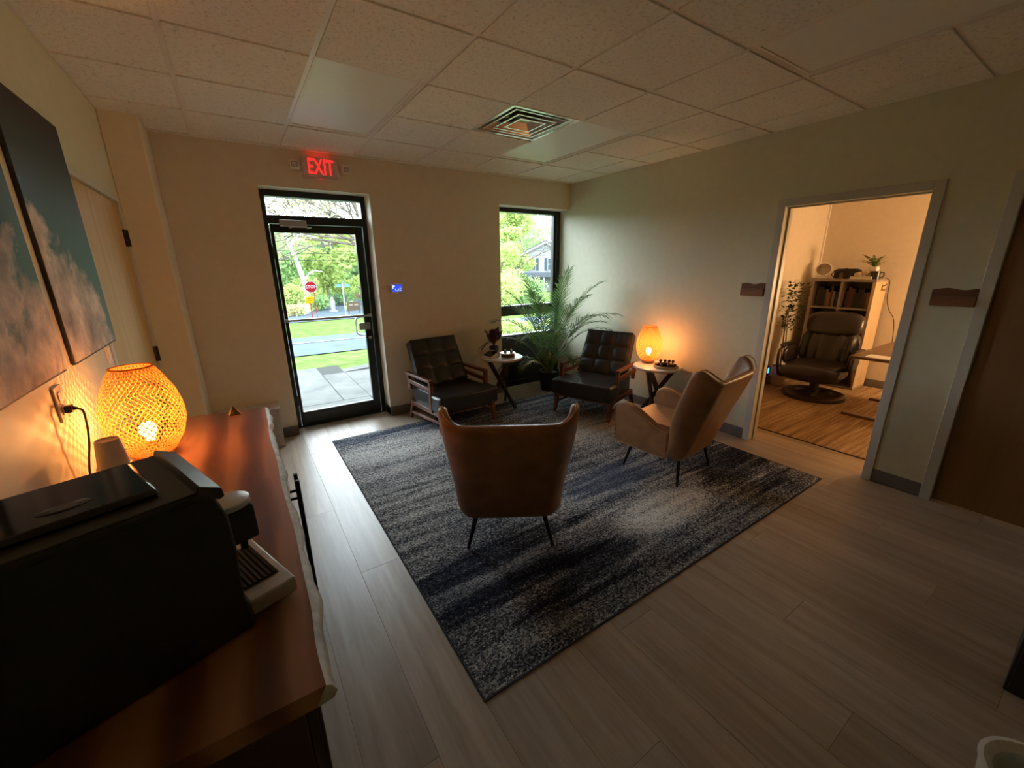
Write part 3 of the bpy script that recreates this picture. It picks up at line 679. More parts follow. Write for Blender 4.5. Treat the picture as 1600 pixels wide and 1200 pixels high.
def wing_chair(label, loc, rz):
    c = thing('wing_chair', label, 'armchair', loc, rz, 'cognac leather wing chairs')
    def ss(a, b, x): x = max(0, min(1, (x - a) / (b - a))); return x * x * (3 - 2 * x)
    def shell(u, v):
        sg = 1 if u >= .5 else -1; a = abs(u * 2 - 1); t = v
        zt = .885 + .082 * ss(.62, .96, a) - .030 * ss(.95, 1.0, a)
        z0 = .205 + .045 * ss(.70, 1, a)
        z = z0 + (zt - z0) * t; tz = (z - .2) / .70
        q = max(0, (a - .62) / .38)
        yb = .215 + .035 * ss(.1, .9, tz)                      # half width of the flat of the back
        y = min(a / .62, 1) * yb + (.075 + .022 * tz) * math.sin(min(1, q * 1.15) * math.pi / 2)
        curl = (.10 + .075 * ss(.1, .6, tz)) * q ** 1.5
        x = -.215 - .255 * tz + curl - .012 * math.cos(a * math.pi / 2)
        return (x, sg * y, z)
    obj('back_shell', MB().grid(shell, 26, 16), brown_leather, c, solid=.05, sub=1)
    edge = [shell(0, v / 16) for v in range(17)] + [shell(u / 26, 1) for u in range(1, 27)] + [shell(1, v / 16) for v in range(15, -1, -1)]
    e2 = []
    for p in edge: e2.append((p[0] - .024, p[1], p[2] + (.0 if p[2] < .8 else .004)))
    obj('piping', MB().tube(e2, .0055, 6), piping_mat, c)
    out = [(-.17, .225), (.290, .225), (.308, .30), (.316, .42), (.310, .51), (.285, .560), (.235, .577), (.16, .568), (.08, .535), (.0, .490), (-.08, .450), (-.17, .435)]
    sm_ = [(p.x, p.z) for p in catmull([(a, 0, b) for a, b in out[1:]], 3)]
    sm_ = [out[0]] + sm_
    for s in (-1, 1):
        M = Matrix.Translation((0, s * .262, 0)) @ Matrix.Rotation(R(-s * 4), 4, 'X') @ Matrix.Translation((0, 0, 0))
        ar = obj('arm', MB().prism(sm_, -.036, .036, 'xz', M), brown_leather, c, bevel=.016)
        obj('piping', MB().tube([tuple(M @ Vector((p[0], s * .034, p[1]))) for p in sm_], .0045, 5), piping_mat, ar)
        nl = MB()
        for i in range(14):
            z = .26 + i * .018
            q = M @ Vector((.302 + .012 * math.sin((z - .26) * 7), s * .037, z)); nl.ball(tuple(q), .004, 6, 4)
        obj('nail_trim', nl, plain('dark_nails', (.08, .045, .02), .3, .6), ar)
    obj('seat_base', MB().box(-.21, .285, -.245, .245, .22, .345), brown_leather, c, bevel=.015)
    obj('seat_cushion', MB().box(-.20, .30, -.232, .232, .345, .44), brown_leather, c, bevel=.03)
    leg_m = plain('black_metal_leg', (.008, .008, .009), .35, .3)
    for sxx in (-1, 1):
        for s in (-1, 1):
            obj('leg', MB().tube([(sxx * .20, s * .195, .24), (sxx * .245 + .0, s * .258, 0)], [.017, .009], 10), leg_m, c)
    return c
wa = R(58.4); wb = math.atan2(.994, -.11)
wing_chair('cognac leather wing chair seen from behind in the middle of the rug', (1.369, .021, RZ), wa)
wing_chair('cognac leather wing chair standing nearest the office doorway', (2.938 + .247 * math.cos(wb), -.30 + .247 * math.sin(wb), RZ), wb)

# ================================================================== SIDE TABLES
top_m = plain('white_table_top', (.72, .70, .66), .35, var=.03)
edge_m = plain('pale_wood_rim', (.50, .40, .29), .5)
leg_w = wood('charcoal_wood_leg', (.025, .015, .011), (.075, .045, .03), 'z', 12, .5, stretch=.1)
def side_table(label, loc, r, rot):
    s = thing('side_table', label, 'side table', loc, rot, 'round white side tables')
    obj('table_top', MB().lathe([(r - .012, -.024), (r - .002, -.018), (r, -.010), (r, -.003), (r - .003, 0), (0, 0)], 48, Matrix.Translation((0, 0, .62))), top_m, s)
    obj('table_rim', MB().lathe([(r - .02, -.026), (r + .0015, -.024), (r + .0015, -.012), (r - .02, -.010)], 48, Matrix.Translation((0, 0, .62))), edge_m, s)
    for k in range(3):
        a = 2 * math.pi * k / 3; b = a + R(150)
        p0 = Vector((r * .72 * math.cos(a), r * .72 * math.sin(a), .594)); p1 = Vector((r * .80 * math.cos(b), r * .80 * math.sin(b), 0))
        obj('leg', MB().bar(p0, p1, .034, .05, w1=.028, h1=.036), leg_w, s, bevel=.003)
    return s
side_table('round white side table beside the window', (2.615, 2.075, 0), .243, R(20))
side_table('round white side table by the right wall', (3.70, .70, 0), .247, R(75))
TZ = .6205
# ---- on the window table
tb = thing('tablet_stand', 'white wedge stand with a black tablet screen', 'tablet', (2.475, 2.11, TZ), R(15))
obj('wedge', MB().prism([(-.075, 0), (.075, 0), (.075, .072), (-.075, .016)], -.085, .085, 'xz'), plain('cream_plastic', (.62, .52, .44), .5), tb, bevel=.006)
scm = MB().box(-.062, .062, -.068, .068, 0, .0025)
so = obj('screen', scm, black_gloss, tb, smooth=False); so.location = (0, 0, .0445); so.rotation_euler = (0, -math.atan2(.056, .15), 0)
ws = thing('wood_slice_stand', 'round bark edged wood slice stand with a white plate on top', 'stand', (2.66, 2.02, TZ))
obj('wood_slice', MB().lathe([(.078, 0), (.082, .006), (.080, .02), (.083, .034), (.078, .04)], 26), plain('rough_bark', (.085, .04, .018), .8, var=.6, scale=50, bump=.5), ws)
obj('plate', MB().lathe([(.06, .0402), (.092, .047), (.093, .049), (.06, .0455), (0, .045)], 32), plain('white_china', (.72, .71, .69), .2), ws)
pot_m = plain('grey_mini_pot', (.20, .20, .19), .6); wt = plain('white_bloom', (.72, .68, .62), .6)
for k, (dx, dy, lab) in enumerate(((-.028, .012, 'tiny grey pot with white bloom on the plate, nearer the tablet'), (.036, -.022, 'tiny grey pot with white bloom on the plate, farther from the tablet'))):
    pz = thing('mini_pot', lab, 'ornament', (2.66 + dx, 2.02 + dy, TZ + .0462), .4 * k, 'tiny pots on the white plate')
    obj('pot', MB().box(-.013, .013, -.013, .013, 0, .026), pot_m, pz, bevel=.003)
    for a in range(4):
        obj('petal', MB().add([(0, 0, .025), (.014 * math.cos(a * 1.57 + .4), .014 * math.sin(a * 1.57 + .4), .036), (0, 0, .052), (.008 * math.cos(a * 1.57 + 1.6), .008 * math.sin(a * 1.57 + 1.6), .036)], [(0, 1, 2, 3)]), wt, pz, solid=.002)
vz = thing('burgundy_plant', 'dark red leaved plant in a black pot beside the window', 'plant', (2.60, 2.235, TZ))
obj('pot', MB().lathe([(.040, 0), (.052, .01), (.058, .09), (.056, .10), (.050, .10), (.048, .085), (0, .085)], 22), black_plastic, vz)
burg = plain('burgundy_leaf', (.055, .008, .011), .4, var=.3)
random.seed(3)
for k in range(13):
    a = k * 2.4; el = R(random.uniform(62, 88)); L = random.uniform(.17, .27); dirv = Vector((math.cos(a) * math.cos(el), math.sin(a) * math.cos(el), math.sin(el))); sd = Vector((-math.sin(a), math.cos(a), 0))
    up = dirv.cross(sd)
    def lf(u, v):
        w = .046 * math.sin(math.pi * min(1, max(0, (v - .30) / .70) ** .8)) + .003
        p = dirv * (L * v) + sd * ((u * 2 - 1) * w) - up * (.05 * v * v) + up * (abs(u * 2 - 1) * .008); return (p.x, p.y, p.z + .085)
    obj('leaf', MB().grid(lf, 2, 8), burg, vz, solid=.0015)
# ---- on the lamp table
ty = thing('round_tray', 'round wooden tray of dark balls in front of the far woven lamp', 'tray', (3.70, .60, TZ))
obj('tray_base', MB().lathe([(.115, 0), (.118, .003), (.112, .006), (0, .006)], 36), plain('tray_wood', (.46, .26, .12), .45), ty)
obj('tray_rim', MB().lathe([(.112, .006), (.118, .001), (.123, .004), (.124, .026), (.120, .029), (.113, .026), (.112, .006)], 36), plain('tray_rim_wood', (.55, .40, .24), .45), ty)
ORD_ = ['first', 'second', 'third', 'fourth']
ball_m = plain('dark_wood_ball', (.035, .014, .008), .35)
vd = Vector((3.6, 2.6, 0)).normalized(); vr = Vector((vd.y, -vd.x, 0))
spots = [(-.055, .085, .030), (-.01, .09, .030), (.03, .085, .030), (.068, .075, .030), (-.045, -.02, 0), (-.075, .0, 0), (.085, .01, 0), (.03, -.02, 0)]
for k, (a, b, up) in enumerate(spots):
    p = Vector((3.70, .60, TZ)) + vr * a + vd * b
    if up:
        bo = thing('ball_peg', '%s pegged dark ball along the back of the round tray, from the lamp' % ORD_[k], 'ball', (p.x, p.y, TZ + .0065), 0, 'dark balls on the round tray')
        obj('peg', MB().tube([(0, 0, 0), (0, 0, .03)], .006, 8), ball_m, bo); obj('ball', MB().ball((0, 0, .042), .0165), ball_m, bo)
    else:
        tag(obj('wooden_ball', MB().ball((0, 0, .0165), .0165), ball_m, loc=(p.x, p.y, TZ + .0065)), 'dark wooden ball lying loose in the round tray, ' + ('second nearest the far lamp', 'nearest the far lamp', 'nearest the wing chair', 'in the middle')[k - 4], 'ball', 'loose dark balls in the round tray')

# ================================================================== PALM
palm_c = (3.50, 2.28, 0)
pm = thing('potted_palm', 'tall areca palm in a black pot in front of the corner window', 'plant', palm_c)
obj('pot', MB().lathe([(.105, 0), (.115, .01), (.145, .25), (.15, .26), (.15, .275), (.138, .275), (.135, .24), (0, .24)], 30), plain('black_pot', (.012, .013, .012), .5), pm)
obj('soil', MB().lathe([(.134, .24), (.10, .252), (0, .258)], 20), plain('potting_soil', (.03, .02, .012), .95, var=.5, scale=80), pm)
palm_leaf = leaf_mat('palm_leaf', (.055, .115, .035), (.15, .25, .08), .4)
palm_yel = leaf_mat('palm_leaf_yellow', (.20, .17, .02), (.40, .28, .04), .3)
stem_g = plain('palm_stem', (.12, .14, .03), .45, var=.3)
def keep(p):
    p = Vector(p); p.x = min(p.x, .44 - .02 * math.exp(-abs(p.z - .8)))
    lim = .36 if p.x > -.54 else .20
    p.y = min(p.y, lim); return p
def frond(az, el, L, droop, stem, leaf, seed, leaf_len=.20, name='frond'):
    rnd = random.Random(seed); h = Vector((math.cos(az), math.sin(az), 0)); side = Vector((-math.sin(az), math.cos(az), 0))
    pts = []; ang = el; p = Vector((h.x * .03, h.y * .03, .25)); N = 22
    for i in range(N + 1):
        pts.append(p.copy()); p = p + (h * math.cos(ang) + Vector((0, 0, 1)) * math.sin(ang)) * (L / N)
        ang -= droop / N * (0.3 + 1.9 * (i / N) ** 1.3)
    pts = [keep(p) for p in pts]
    st = obj(name, MB().tube(pts, [.006 * (1 - .8 * i / N) + .0012 for i in range(N + 1)], 5), stem, pm)
    lm = MB()
    for i in range(int(N * .42), N + 1):
        for sub in (0, .5):
            if i == N and sub: continue
            q = pts[i].lerp(pts[min(i + 1, N)], sub); tdir = (pts[min(i + 1, N)] - pts[max(i - 1, 0)]).normalized(); nrm = side.cross(tdir) * -1
            f = (i + sub - N * .42) / (N * .58); ll = leaf_len * (.55 + .75 * math.sin(math.pi * min(1, f * .85 + .12))) * rnd.uniform(.85, 1.12)
            for s in (-1, 1):
                dv = (tdir * (.72 + .5 * f) + side * s * (1.0 - .55 * f) + nrm * rnd.uniform(.05, .28)).normalized(); wv_ = dv.cross(nrm).normalized() * .0066
                a = q; b = q + dv * ll * .5 - Vector((0, 0, .01)); c_ = q + dv * ll - Vector((0, 0, .05 * rnd.random() + .03))
                lm.add([keep(p_) for p_ in (a - wv_ * .5, a + wv_ * .5, b - wv_, b + wv_, c_)], [(0, 1, 3, 2), (2, 3, 4)])
    obj('leaflets', lm, leaf, st, smooth=False)
# azimuths: to the picture's right is about -39 deg, to its left about 141..180 deg
fr = [(-100, 84, 1.42, .55), (-62, 80, 1.42, .9), (-66, 70, 1.30, 1.3), (200, 80, 1.45, .7), (182, 68, 1.22, 1.25), (-80, 72, 1.25, 1.3), (-60, 67, 1.05, 1.3), (-66, 71, 1.08, 1.2),
      (172, 60, 1.15, 1.65), (208, 64, 1.1, 1.4), (-120, 68, 1.1, 1.3), (-105, 56, .85, 1.6), (184, 48, .88, 1.8), (228, 60, .95, 1.4), (-150, 78, 1.3, .8), (170, 78, 1.3, .8),
      (-90, 78, 1.32, 1.0), (220, 76, 1.25, 1.0), (-135, 58, .9, 1.5), (192, 74, 1.3, 1.1)]
for k, (az, el, L, dr) in enumerate(fr): frond(R(az), R(el), L, dr, stem_g, palm_leaf, k)
frond(R(195), R(48), .62, 1.5, plain('yellow_stem', (.35, .26, .03), .5), palm_yel, 77, .13)
frond(R(225), R(70), .5, .6, MATS['yellow_stem'], palm_yel, 78, .10)

# ================================================================== WALL SIGNS
plq = wood('dark_red_plaque', (.10, .036, .015), (.19, .072, .03), 'y', 8, .55, stretch=.12)
plq2 = wood('red_brown_plaque_board', (.17, .065, .026), (.29, .12, .05), 'y', 8, .55, stretch=.12)
for lab, y0, y1 in (('wooden wall plaque with wavy top left of the office doorway', -.115, .09), ('wooden wall plaque with wavy top between the office doorway and the closed door', -1.40, -1.185)):
    pq = thing('wood_plaque', lab, 'wall sign', (XR, (y0 + y1) / 2, 1.425), 0, 'wooden plaques by the doors')
    w = (y1 - y0) / 2
    ol = [(-w, -.060), (w, -.060), (w, .03)] + [(w - 2 * w * i / 12, .050 + .006 * math.sin(i * .75 + y0)) for i in range(13)] + [(-w, .03)]
    obj('back_board', MB().prism([(a, b) for a, b in ol], -.001, -.016, 'yz'), plq, pq, bevel=.003)
    obj('front_board', MB().prism([(-w + .003, -.057), (w - .003, -.057), (w - .003, .004), (0, .010), (-w + .003, .003)], -.016, -.030, 'yz'), plq2, pq, bevel=.002)

# ================================================================== OFFICE
jute = None
t_ = NT('jute_striped_rug'); v_ = t_.coord('Object', (.35, 9, 1)); f = t_.noise(v_, 3, 5, .65, .4); g = t_.noise(t_.coord('Object', (14, 40, 1)), 4, 2)
jute = t_.done(.95, 0, t_.ramp(t_.math('ADD', t_.math('MULTIPLY', f, .65), t_.math('MULTIPLY', g, .35)), [(.35, (.13, .075, .035)), (.5, (.30, .19, .10)), (.66, (.50, .37, .24))]), .05)
orug = thing('office_rug', 'tan striped woven rug on the office floor', 'rug', (0, 0, 0))
obj('rug_weave', MB().box(4.415, 7.10, -2.4, .66, -.0055, .009), jute, orug, bevel=.003)
obj('rug_binding', MB().box(4.405, 4.415, -2.4, .66, -.0055, .008), plain('brown_binding', (.06, .03, .015), .9), orug)
# ---- bookcase
BX, BY0, BY1, BH = 6.70, -.13, .57, 1.44
shelf_m = wood('grey_oak_shelf', (.20, .16, .13), (.30, .25, .21), 'z', 8, .5, stretch=.08)
shelf_lit_side = wood('lit_oak_side', (.42, .30, .17), (.56, .42, .26), 'z', 6, .5, stretch=.06)  # lamplight on the right side board, put into a paler oak colour
bk = thing('bookcase', 'tall grey oak cube bookcase against the office far wall', 'bookcase', (BX, 0, 0))
dep = .40; tk = .035
obj('top_board', MB().box(0, dep, BY0, BY1, BH - tk, BH), shelf_m, bk, bevel=.002)
obj('bottom_board', MB().box(0, dep, BY0, BY1, 0.01, tk), shelf_m, bk, bevel=.002)
obj('side_board', MB().box(0, dep, BY0, BY0 + tk, tk, BH - tk), shelf_lit_side, bk, bevel=.002)
obj('side_board', MB().box(0, dep, BY1 - tk, BY1, tk, BH - tk), shelf_m, bk, bevel=.002)
ym = (BY0 + BY1) / 2
obj('divider', MB().box(.002, dep - .01, ym - .011, ym + .011, tk, BH - tk), shelf_m, bk)
zs = [tk + (BH - 2 * tk) * k / 4 for k in range(5)]
for z in zs[1:-1]: obj('shelf', MB().box(.004, dep - .01, BY0 + tk, ym - .011, z - .009, z + .009).box(.004, dep - .01, ym + .011, BY1 - tk, z - .009, z + .009), shelf_m, bk)
obj('back_panel', MB().box(dep - .01, dep, BY0 + tk, BY1 - tk, tk, BH - tk), shelf_m, bk, smooth=False)
ORD = ['first', 'second', 'third', 'fourth', 'fifth', 'sixth', 'seventh', 'eighth', 'ninth', 'tenth', 'eleventh', 'twelfth', 'thirteenth', 'fourteenth', 'fifteenth', 'sixteenth']
random.seed(11)
bcols = [(.02, .014, .012), (.05, .03, .025), (.12, .10, .09), (.035, .02, .03), (.08, .03, .015), (.16, .13, .11), (.02, .025, .03), (.22, .09, .03)]
bm_ = [plain('book_cover_%s' % n, c, .6) for n, c in zip(('black', 'umber', 'grey', 'plum', 'russet', 'stone', 'slate', 'amber'), bcols)]
pgm = plain('book_pages', (.55, .48, .38), .8)
for row, zb in ((3, zs[3]), (2, zs[2]), (1, zs[1])):
    for side, (ya, yb) in (('right', (BY0 + tk + .004, ym - .015)), ('left', (ym + .015, BY1 - tk - .004))):
        if row == 1 and side == 'left': continue
        y = ya; stack = []
        while y < yb - .02:
            w = random.uniform(.016, .036); w = min(w, yb - y); hh = random.uniform(.19, .27); dd = random.uniform(.15, .20)
            mb_ = random.choice(bm_); stack.append((y, mb_)); b = thing('book', '%s book' % mb_.name.split('_')[-1], 'book', (BX + .09 + random.uniform(0, .03), y + w / 2, zb + .0095), 0, 'books in the office bookcase')
            obj('cover', MB().box(0, .003, -w / 2, w / 2, 0, hh).box(.003, dd, -w / 2, -w / 2 + .002, 0, hh).box(.003, dd, w / 2 - .002, w / 2, 0, hh), mb_, b, smooth=False); stack[-1] = b
            obj('pages', MB().box(.003, dd - .004, -w / 2 + .002, w / 2 - .002, .003, hh - .004), pgm, b, smooth=False)
            y += w + .0012
        for q, b in enumerate(reversed(stack)):
            b['label'] = '%s in %s %s compartment of the bookcase, %s from its left end' % (b['label'], {3: 'the top', 2: 'the second', 1: 'the third'}[row], side, ORD[q])
# ---- things on the bookcase
fn = thing('round_mirror', 'small round white rimmed disc fan tilted on the bookcase top', 'fan', (6.82, .50, BH), R(200))
Mx = Matrix.Translation((0, 0, .115)) @ Matrix.Rotation(R(72), 4, 'Y')
obj('disc', MB().lathe([(.084, -.012), (.084, .004), (.0, .006)], 32, Mx), plain('iridescent_disc', (.35, .28, .22), .2, .4, var=.6, scale=9), fn)
obj('rim', MB().tube([tuple(Mx @ Vector((.09 * math.cos(a), .09 * math.sin(a), 0))) for a in [2 * math.pi * i / 36 for i in range(37)]], .010, 8, False), white_plastic, fn)
obj('foot', MB().box(-.06, .03, -.05, .05, 0, .016).tube([(-.03, 0, .015), (-.02, 0, .06)], .010), white_plastic, fn, bevel=.003)
fn.name = 'disc_fan'
cmx = thing('camera_bag', 'dark bag shaped box at the middle of the bookcase top', 'box', (6.86, .235, BH))
obj('body', MB().prism([(-.13, 0), (.13, 0), (.13, .11), (.09, .125), (-.09, .125), (-.13, .10)], -.07, .07, 'yz'), plain('olive_black', (.018, .018, .010), .7), cmx, bevel=.01)
obj('strap', MB().tube([(-.06, .13, .10), (-.085, .15, .05), (-.085, .11, .01)], .006, 6).tube([(-.072, .13, .06), (-.085, 0, .13), (-.072, -.1, .10)], .005, 6), black_plastic, cmx)
orn = thing('figurine', 'small brown figurine in front of the dark bag', 'ornament', (6.745, .26, BH))
obj('figure_body', MB().lathe([(.03, 0), (.032, .01), (.018, .03), (.022, .045), (.012, .06), (.016, .07), (0, .082)], 14), plain('bronze_brown', (.12, .07, .03), .4, .4), orn)
obj('figure_base', MB().box(-.04, .04, -.05, .05, 0, .008), plain('bronze_dark', (.06, .035, .02), .4, .4), orn)
bb = thing('white_books', 'white book lying flat under the cream sculpture', 'book', (6.80, .06, BH))
obj('cover', MB().box(-.09, .07, -.125, .10, 0, .004).box(-.09, .07, -.125, .10, .026, .03).box(.066, .07, -.125, .10, .004, .026), white_plastic, bb)
obj('pages', MB().box(-.086, .066, -.121, .096, .004, .026), pgm, bb)
sc = thing('coral_sculpture', 'cream coral like sculpture on the white book', 'ornament', (6.775, .035, BH + .0305))
m_ = MB(); random.seed(5)
for k in range(9): m_.ball((random.uniform(-.02, .02), .075 - k * .017, .022 + .006 * k * random.uniform(.4, 1.0)), random.uniform(.018, .03), 10, 7)
obj('coral', m_, plain('cream_stone', (.56, .45, .33), .7, var=.2, bump=.4), sc)
wp = thing('office_fern', 'green fern in a square white pot on the bookcase', 'plant', (6.86, -.02, BH))
obj('pot', MB().prism([(-.05, -.05), (.05, -.05), (.05, .05), (-.05, .05)], .031, .15, 'xy'), plain('white_pot', (.70, .64, .60), .5), wp, bevel=.006)
obj('pot_foot', MB().box(-.04, .04, -.04, .04, 0, .031), MATS['white_pot'], wp)
fern_m = leaf_mat('fern_leaf', (.05, .09, .02), (.14, .20, .05), .3)
random.seed(9)
for k in range(16):
    a = k * 2.399; el = R(random.uniform(30, 82)); L = random.uniform(.17, .28); hh = Vector((math.cos(a), math.sin(a), 0)); sd = Vector((-math.sin(a), math.cos(a), 0)); m_ = MB()
    if hh.x > .3: L *= .75
    p = Vector((0, 0, .145)); ang = el
    for i in range(9):
        d_ = hh * math.cos(ang) + Vector((0, 0, math.sin(ang))); q = p + d_ * L / 9; ang -= .09; w = .034 * math.sin(math.pi * (i + .8) / 10)
        m_.add([p, p + sd * w + d_ * .015, q], [(0, 1, 2)]); m_.add([p, p - sd * w + d_ * .015, q], [(0, 2, 1)]); p = q
    obj('frond', m_, fern_m, wp, smooth=False)
mg = thing('black_mug', 'black mug on the right end of the bookcase top', 'mug', (6.83, -.165 + .08, BH))
mg.location = (6.78, -.125 + .045, BH)
obj('cup', MB().lathe([(.042, 0), (.046, .004), (.046, .094), (.044, .096), (.041, .094), (.040, .01), (0, .008)], 24), plain('black_ceramic', (.012, .013, .013), .3), mg)
obj('handle', MB().tube(catmull([(0, -.045, .08), (0, -.075, .078), (0, -.082, .05), (0, -.07, .025), (0, -.045, .02)], 4), .006, 6), MATS['black_ceramic'], mg)
hk = thing('wall_hook', 'small brass hook stuck on the bookcase side', 'hook', (6.93, BY0, 1.33))
obj('hook', MB().box(-.015, .015, -.006, -.0005, -.04, .04).tube(catmull([(0, -.005, .02), (0, -.03, .03), (0, -.04, .05)], 4), .006, 6).tube(catmull([(0, -.005, -.02), (0, -.03, -.03), (0, -.035, -.01)], 4), .006, 6), plain('old_brass', (.35, .22, .08), .35, .8), hk)
oc = obj('cord', MB().tube(catmull([(6.99, BY0 - .012, BH + .003), (7.02, BY0 - .04, 1.40), (7.03, BY0 - .05, 1.2), (7.05, BY0 - .09, 1.05), (7.08, BY0 - .16, .9), (7.10, BY0 - .2, .5)], 6), .004, 6), black_plastic, label='thin black cord hanging beside the bookcase')
bpy.context.view_layer.update(); oc.parent = fn; oc.matrix_parent_inverse = fn.matrix_world.inverted()
# ---- leafy plant left of the bookcase
op = thing('office_plant', 'leafy plant with white flowers left of the bookcase', 'plant', (6.19, .565, .0095))
obj('pot', MB().lathe([(.06, 0), (.075, .02), (.09, .28), (.08, .28), (.08, .25), (0, .25)], 22), plain('tan_pot', (.35, .22, .12), .6), op)
obj('stem', MB().tube([(0, 0, .25), (.01, .02, .6), (-.01, .03, 1.05)], .008, 6).tube([(0, 0, .25), (-.03, -.03, .6), (-.05, .0, 1.1)], .007, 6), plain('plant_stem', (.10, .09, .03), .6), op)
ol_m = leaf_mat('office_leaf', (.035, .06, .02), (.11, .15, .045), .25)
random.seed(21); lm_ = MB()
for k in range(330):
    c_ = Vector((random.gauss(-.02, .085), random.gauss(-.03, .06), random.uniform(.80, 1.38))); a = random.uniform(0, 6.28); e = random.uniform(-.5, .7)
    d_ = Vector((math.cos(a) * math.cos(e), math.sin(a) * math.cos(e), math.sin(e))); s_ = d_.cross(Vector((0, 0, 1))).normalized() * .017; c_.y = min(c_.y, .05)
    lm_.add([c_, c_ + d_ * .035 + s_, c_ + d_ * .075, c_ + d_ * .035 - s_], [(0, 1, 2, 3)])
o = obj('foliage', lm_, ol_m, op, smooth=False); o['kind'] = 'stuff'
fl_ = MB()
for (dx, dy, z) in ((-.05, .06, 1.40), (.0, -.02, 1.42), (-.02, -.07, 1.39), (.02, -.06, 1.28), (-.06, -.10, 1.22)):
    for a in range(5):
        q = a * 1.257; fl_.add([(dx, dy, z), (dx + .028 * math.cos(q - .35), dy + .028 * math.sin(q - .35), z + .01), (dx + .036 * math.cos(q), dy + .036 * math.sin(q), z + .006), (dx + .028 * math.cos(q + .35), dy + .028 * math.sin(q + .35), z + .01)], [(0, 1, 2, 3)])
obj('flowers', fl_, plain('white_petals', (.75, .70, .62), .6), op, smooth=False)
# ---- recliner
rc_leather = plain('dark_brown_recliner_leather', (.014, .008, .007), .34, var=.3, scale=16, bump=.12)
rbase = wood('dark_stained_base', (.02, .011, .008), (.05, .026, .016), 'x', 9, .3)
rc = thing('recliner', 'dark brown leather swivel recliner in the office', 'armchair', (6.03, .07, .0095), R(186))
def rbox(cx, cy, cz, hx, hy, hz, p=3.2, nu=28, nv=14, fn=None):
    def f(u, v):
        a = 2 * math.pi * u; b = math.pi * (v - .5)
        def sp(c, e): return math.copysign(abs(c) ** e, c)
        e = 2 / p; x_ = sp(math.cos(b), e) * sp(math.cos(a), e); y_ = sp(math.cos(b), e) * sp(math.sin(a), e); z_ = sp(math.sin(b), e)
        q = Vector((cx + hx * x_, cy + hy * y_, cz + hz * z_)); return tuple(fn(q, x_, y_, z_) if fn else q)
    return MB().grid(f, nu, nv)
obj('base_ring', MB().lathe([(.20, 0), (.33, 0), (.34, .02), (.335, .045), (.30, .058), (.22, .052), (.20, .03)], 40), rbase, rc)
obj('pedestal', MB().lathe([(.05, .03), (.05, .24), (.09, .25), (.09, .27)], 16).bar((-.21, 0, .045), (.21, 0, .045), .07, .03), rbase, rc)
obj('seat', rbox(.04, 0, .36, .36, .31, .105), rc_leather, rc)
obj('seat_front_roll', rbox(.33, 0, .35, .10, .315, .10, 2.6), rc_leather, rc)
Mb = lambda q, *_: Vector((q.x - (q.z - .42) * .30, q.y, q.z))
def pleat(q, x_, y_, z_):
    q = Mb(q)
    if x_ > 0: q.x += .020 * math.sin(q.y * 62) * (1 - abs(z_)) ** .5
    return q
obj('lumbar_back', rbox(-.24, 0, .60, .10, .315, .22, 3.4, 96, 14, pleat), rc_leather, rc, angle=80)
obj('headrest', rbox(-.225, 0, .885, .105, .30, .155, 3.0, 36, 16, Mb), rc_leather, rc)
for s in (-1, 1):
    y = s * .37
    am = obj('arm_loop', MB().tube(catmull([(-.20, y, .60), (-.05, y, .625), (.18, y, .60), (.27, y, .55), (.25, y, .40), (.14, y, .24), (.0, y * .8, .22)], 5), .018, 8), rbase, rc)
    obj('arm_pad', rbox(.02, y, .628, .20, .04, .022, 2.6), rc_leather, am)
    obj('side_wing', rbox(-.02, s * .33, .50, .24, .03, .12, 2.6), rc_leather, rc)
# ---- desk
dk_w = wood('brown_desk_top', (.09, .048, .022), (.17, .095, .048), 'x', 6, .35, stretch=.1)
dk = thing('desk', 'brown standing desk beside the recliner', 'desk', (0, 0, 0.0095))
obj('desk_top', MB().box(5.18, 6.62, -1.25, -.47, .705, .73), dk_w, dk, bevel=.004)
obj('apron', MB().box(5.5, 6.5, -.90, -.86, .65, .704), black_plastic, dk)
for xx in (5.58, 6.42):
    obj('leg', MB().box(xx - .035, xx + .035, -.885, -.805, .03, .704), dk_w, dk, bevel=.003)
    obj('foot', MB().box(xx - .035, xx + .035, -1.20, -.40, 0, .03), dk_w, dk, bevel=.004)
tag(obj('paper_sheet', MB().box(5.22, 5.40, -.80, -.58, 0, .002), white_plastic, smooth=False, loc=(0, 0, .7405)), 'white paper sheet on the near corner of the desk', 'paper')
ps = thing('paper_shelf', 'pale flat board standing over the back of the desk', 'shelf', (6.5, -.57, .7405))
obj('board', MB().box(-.10, .08, -.30, .03, .10, .115), plain('pale_board', (.66, .55, .42), .6), ps, bevel=.002)
obj('riser', MB().box(-.08, .06, -.02, .0, 0, .10).box(-.08, .06, -.27, -.25, 0, .10), MATS['pale_board'], ps)
# floor lamp that lights the office, out of sight to the right of the doorway
dl = thing('floor_lamp', 'floor lamp behind the office desk', 'floor lamp', (6.78, -1.75, 0.0095))
obj('base', MB().lathe([(.13, 0), (.13, .012), (.02, .025), (.012, .05), (.012, 1.25)], 20), black_plastic, dl)
obj('globe', MB().ball((0, 0, 1.36), .11, 20, 12), emit('warm_globe', (1.0, .60, .28), 200.0), dl)
# ---- blue glow plug on the office left wall
nl = thing('night_light', 'small black plug-in device with a glowing blue light', 'night light', (6.05, OYL, .215))
obj('body', MB().box(-.025, .025, -.045, -.011, -.075, .075), black_plastic, nl, bevel=.006)
obj('blue_lens', MB().box(-.018, .018, -.048, -.0445, -.03, .045), emit('blue_led', (.03, .22, 1.0), 3.0), nl, bevel=.003)
obj('prongs', MB().box(-.01, .01, -.0115, -.0005, -.02, .02), alu, nl)

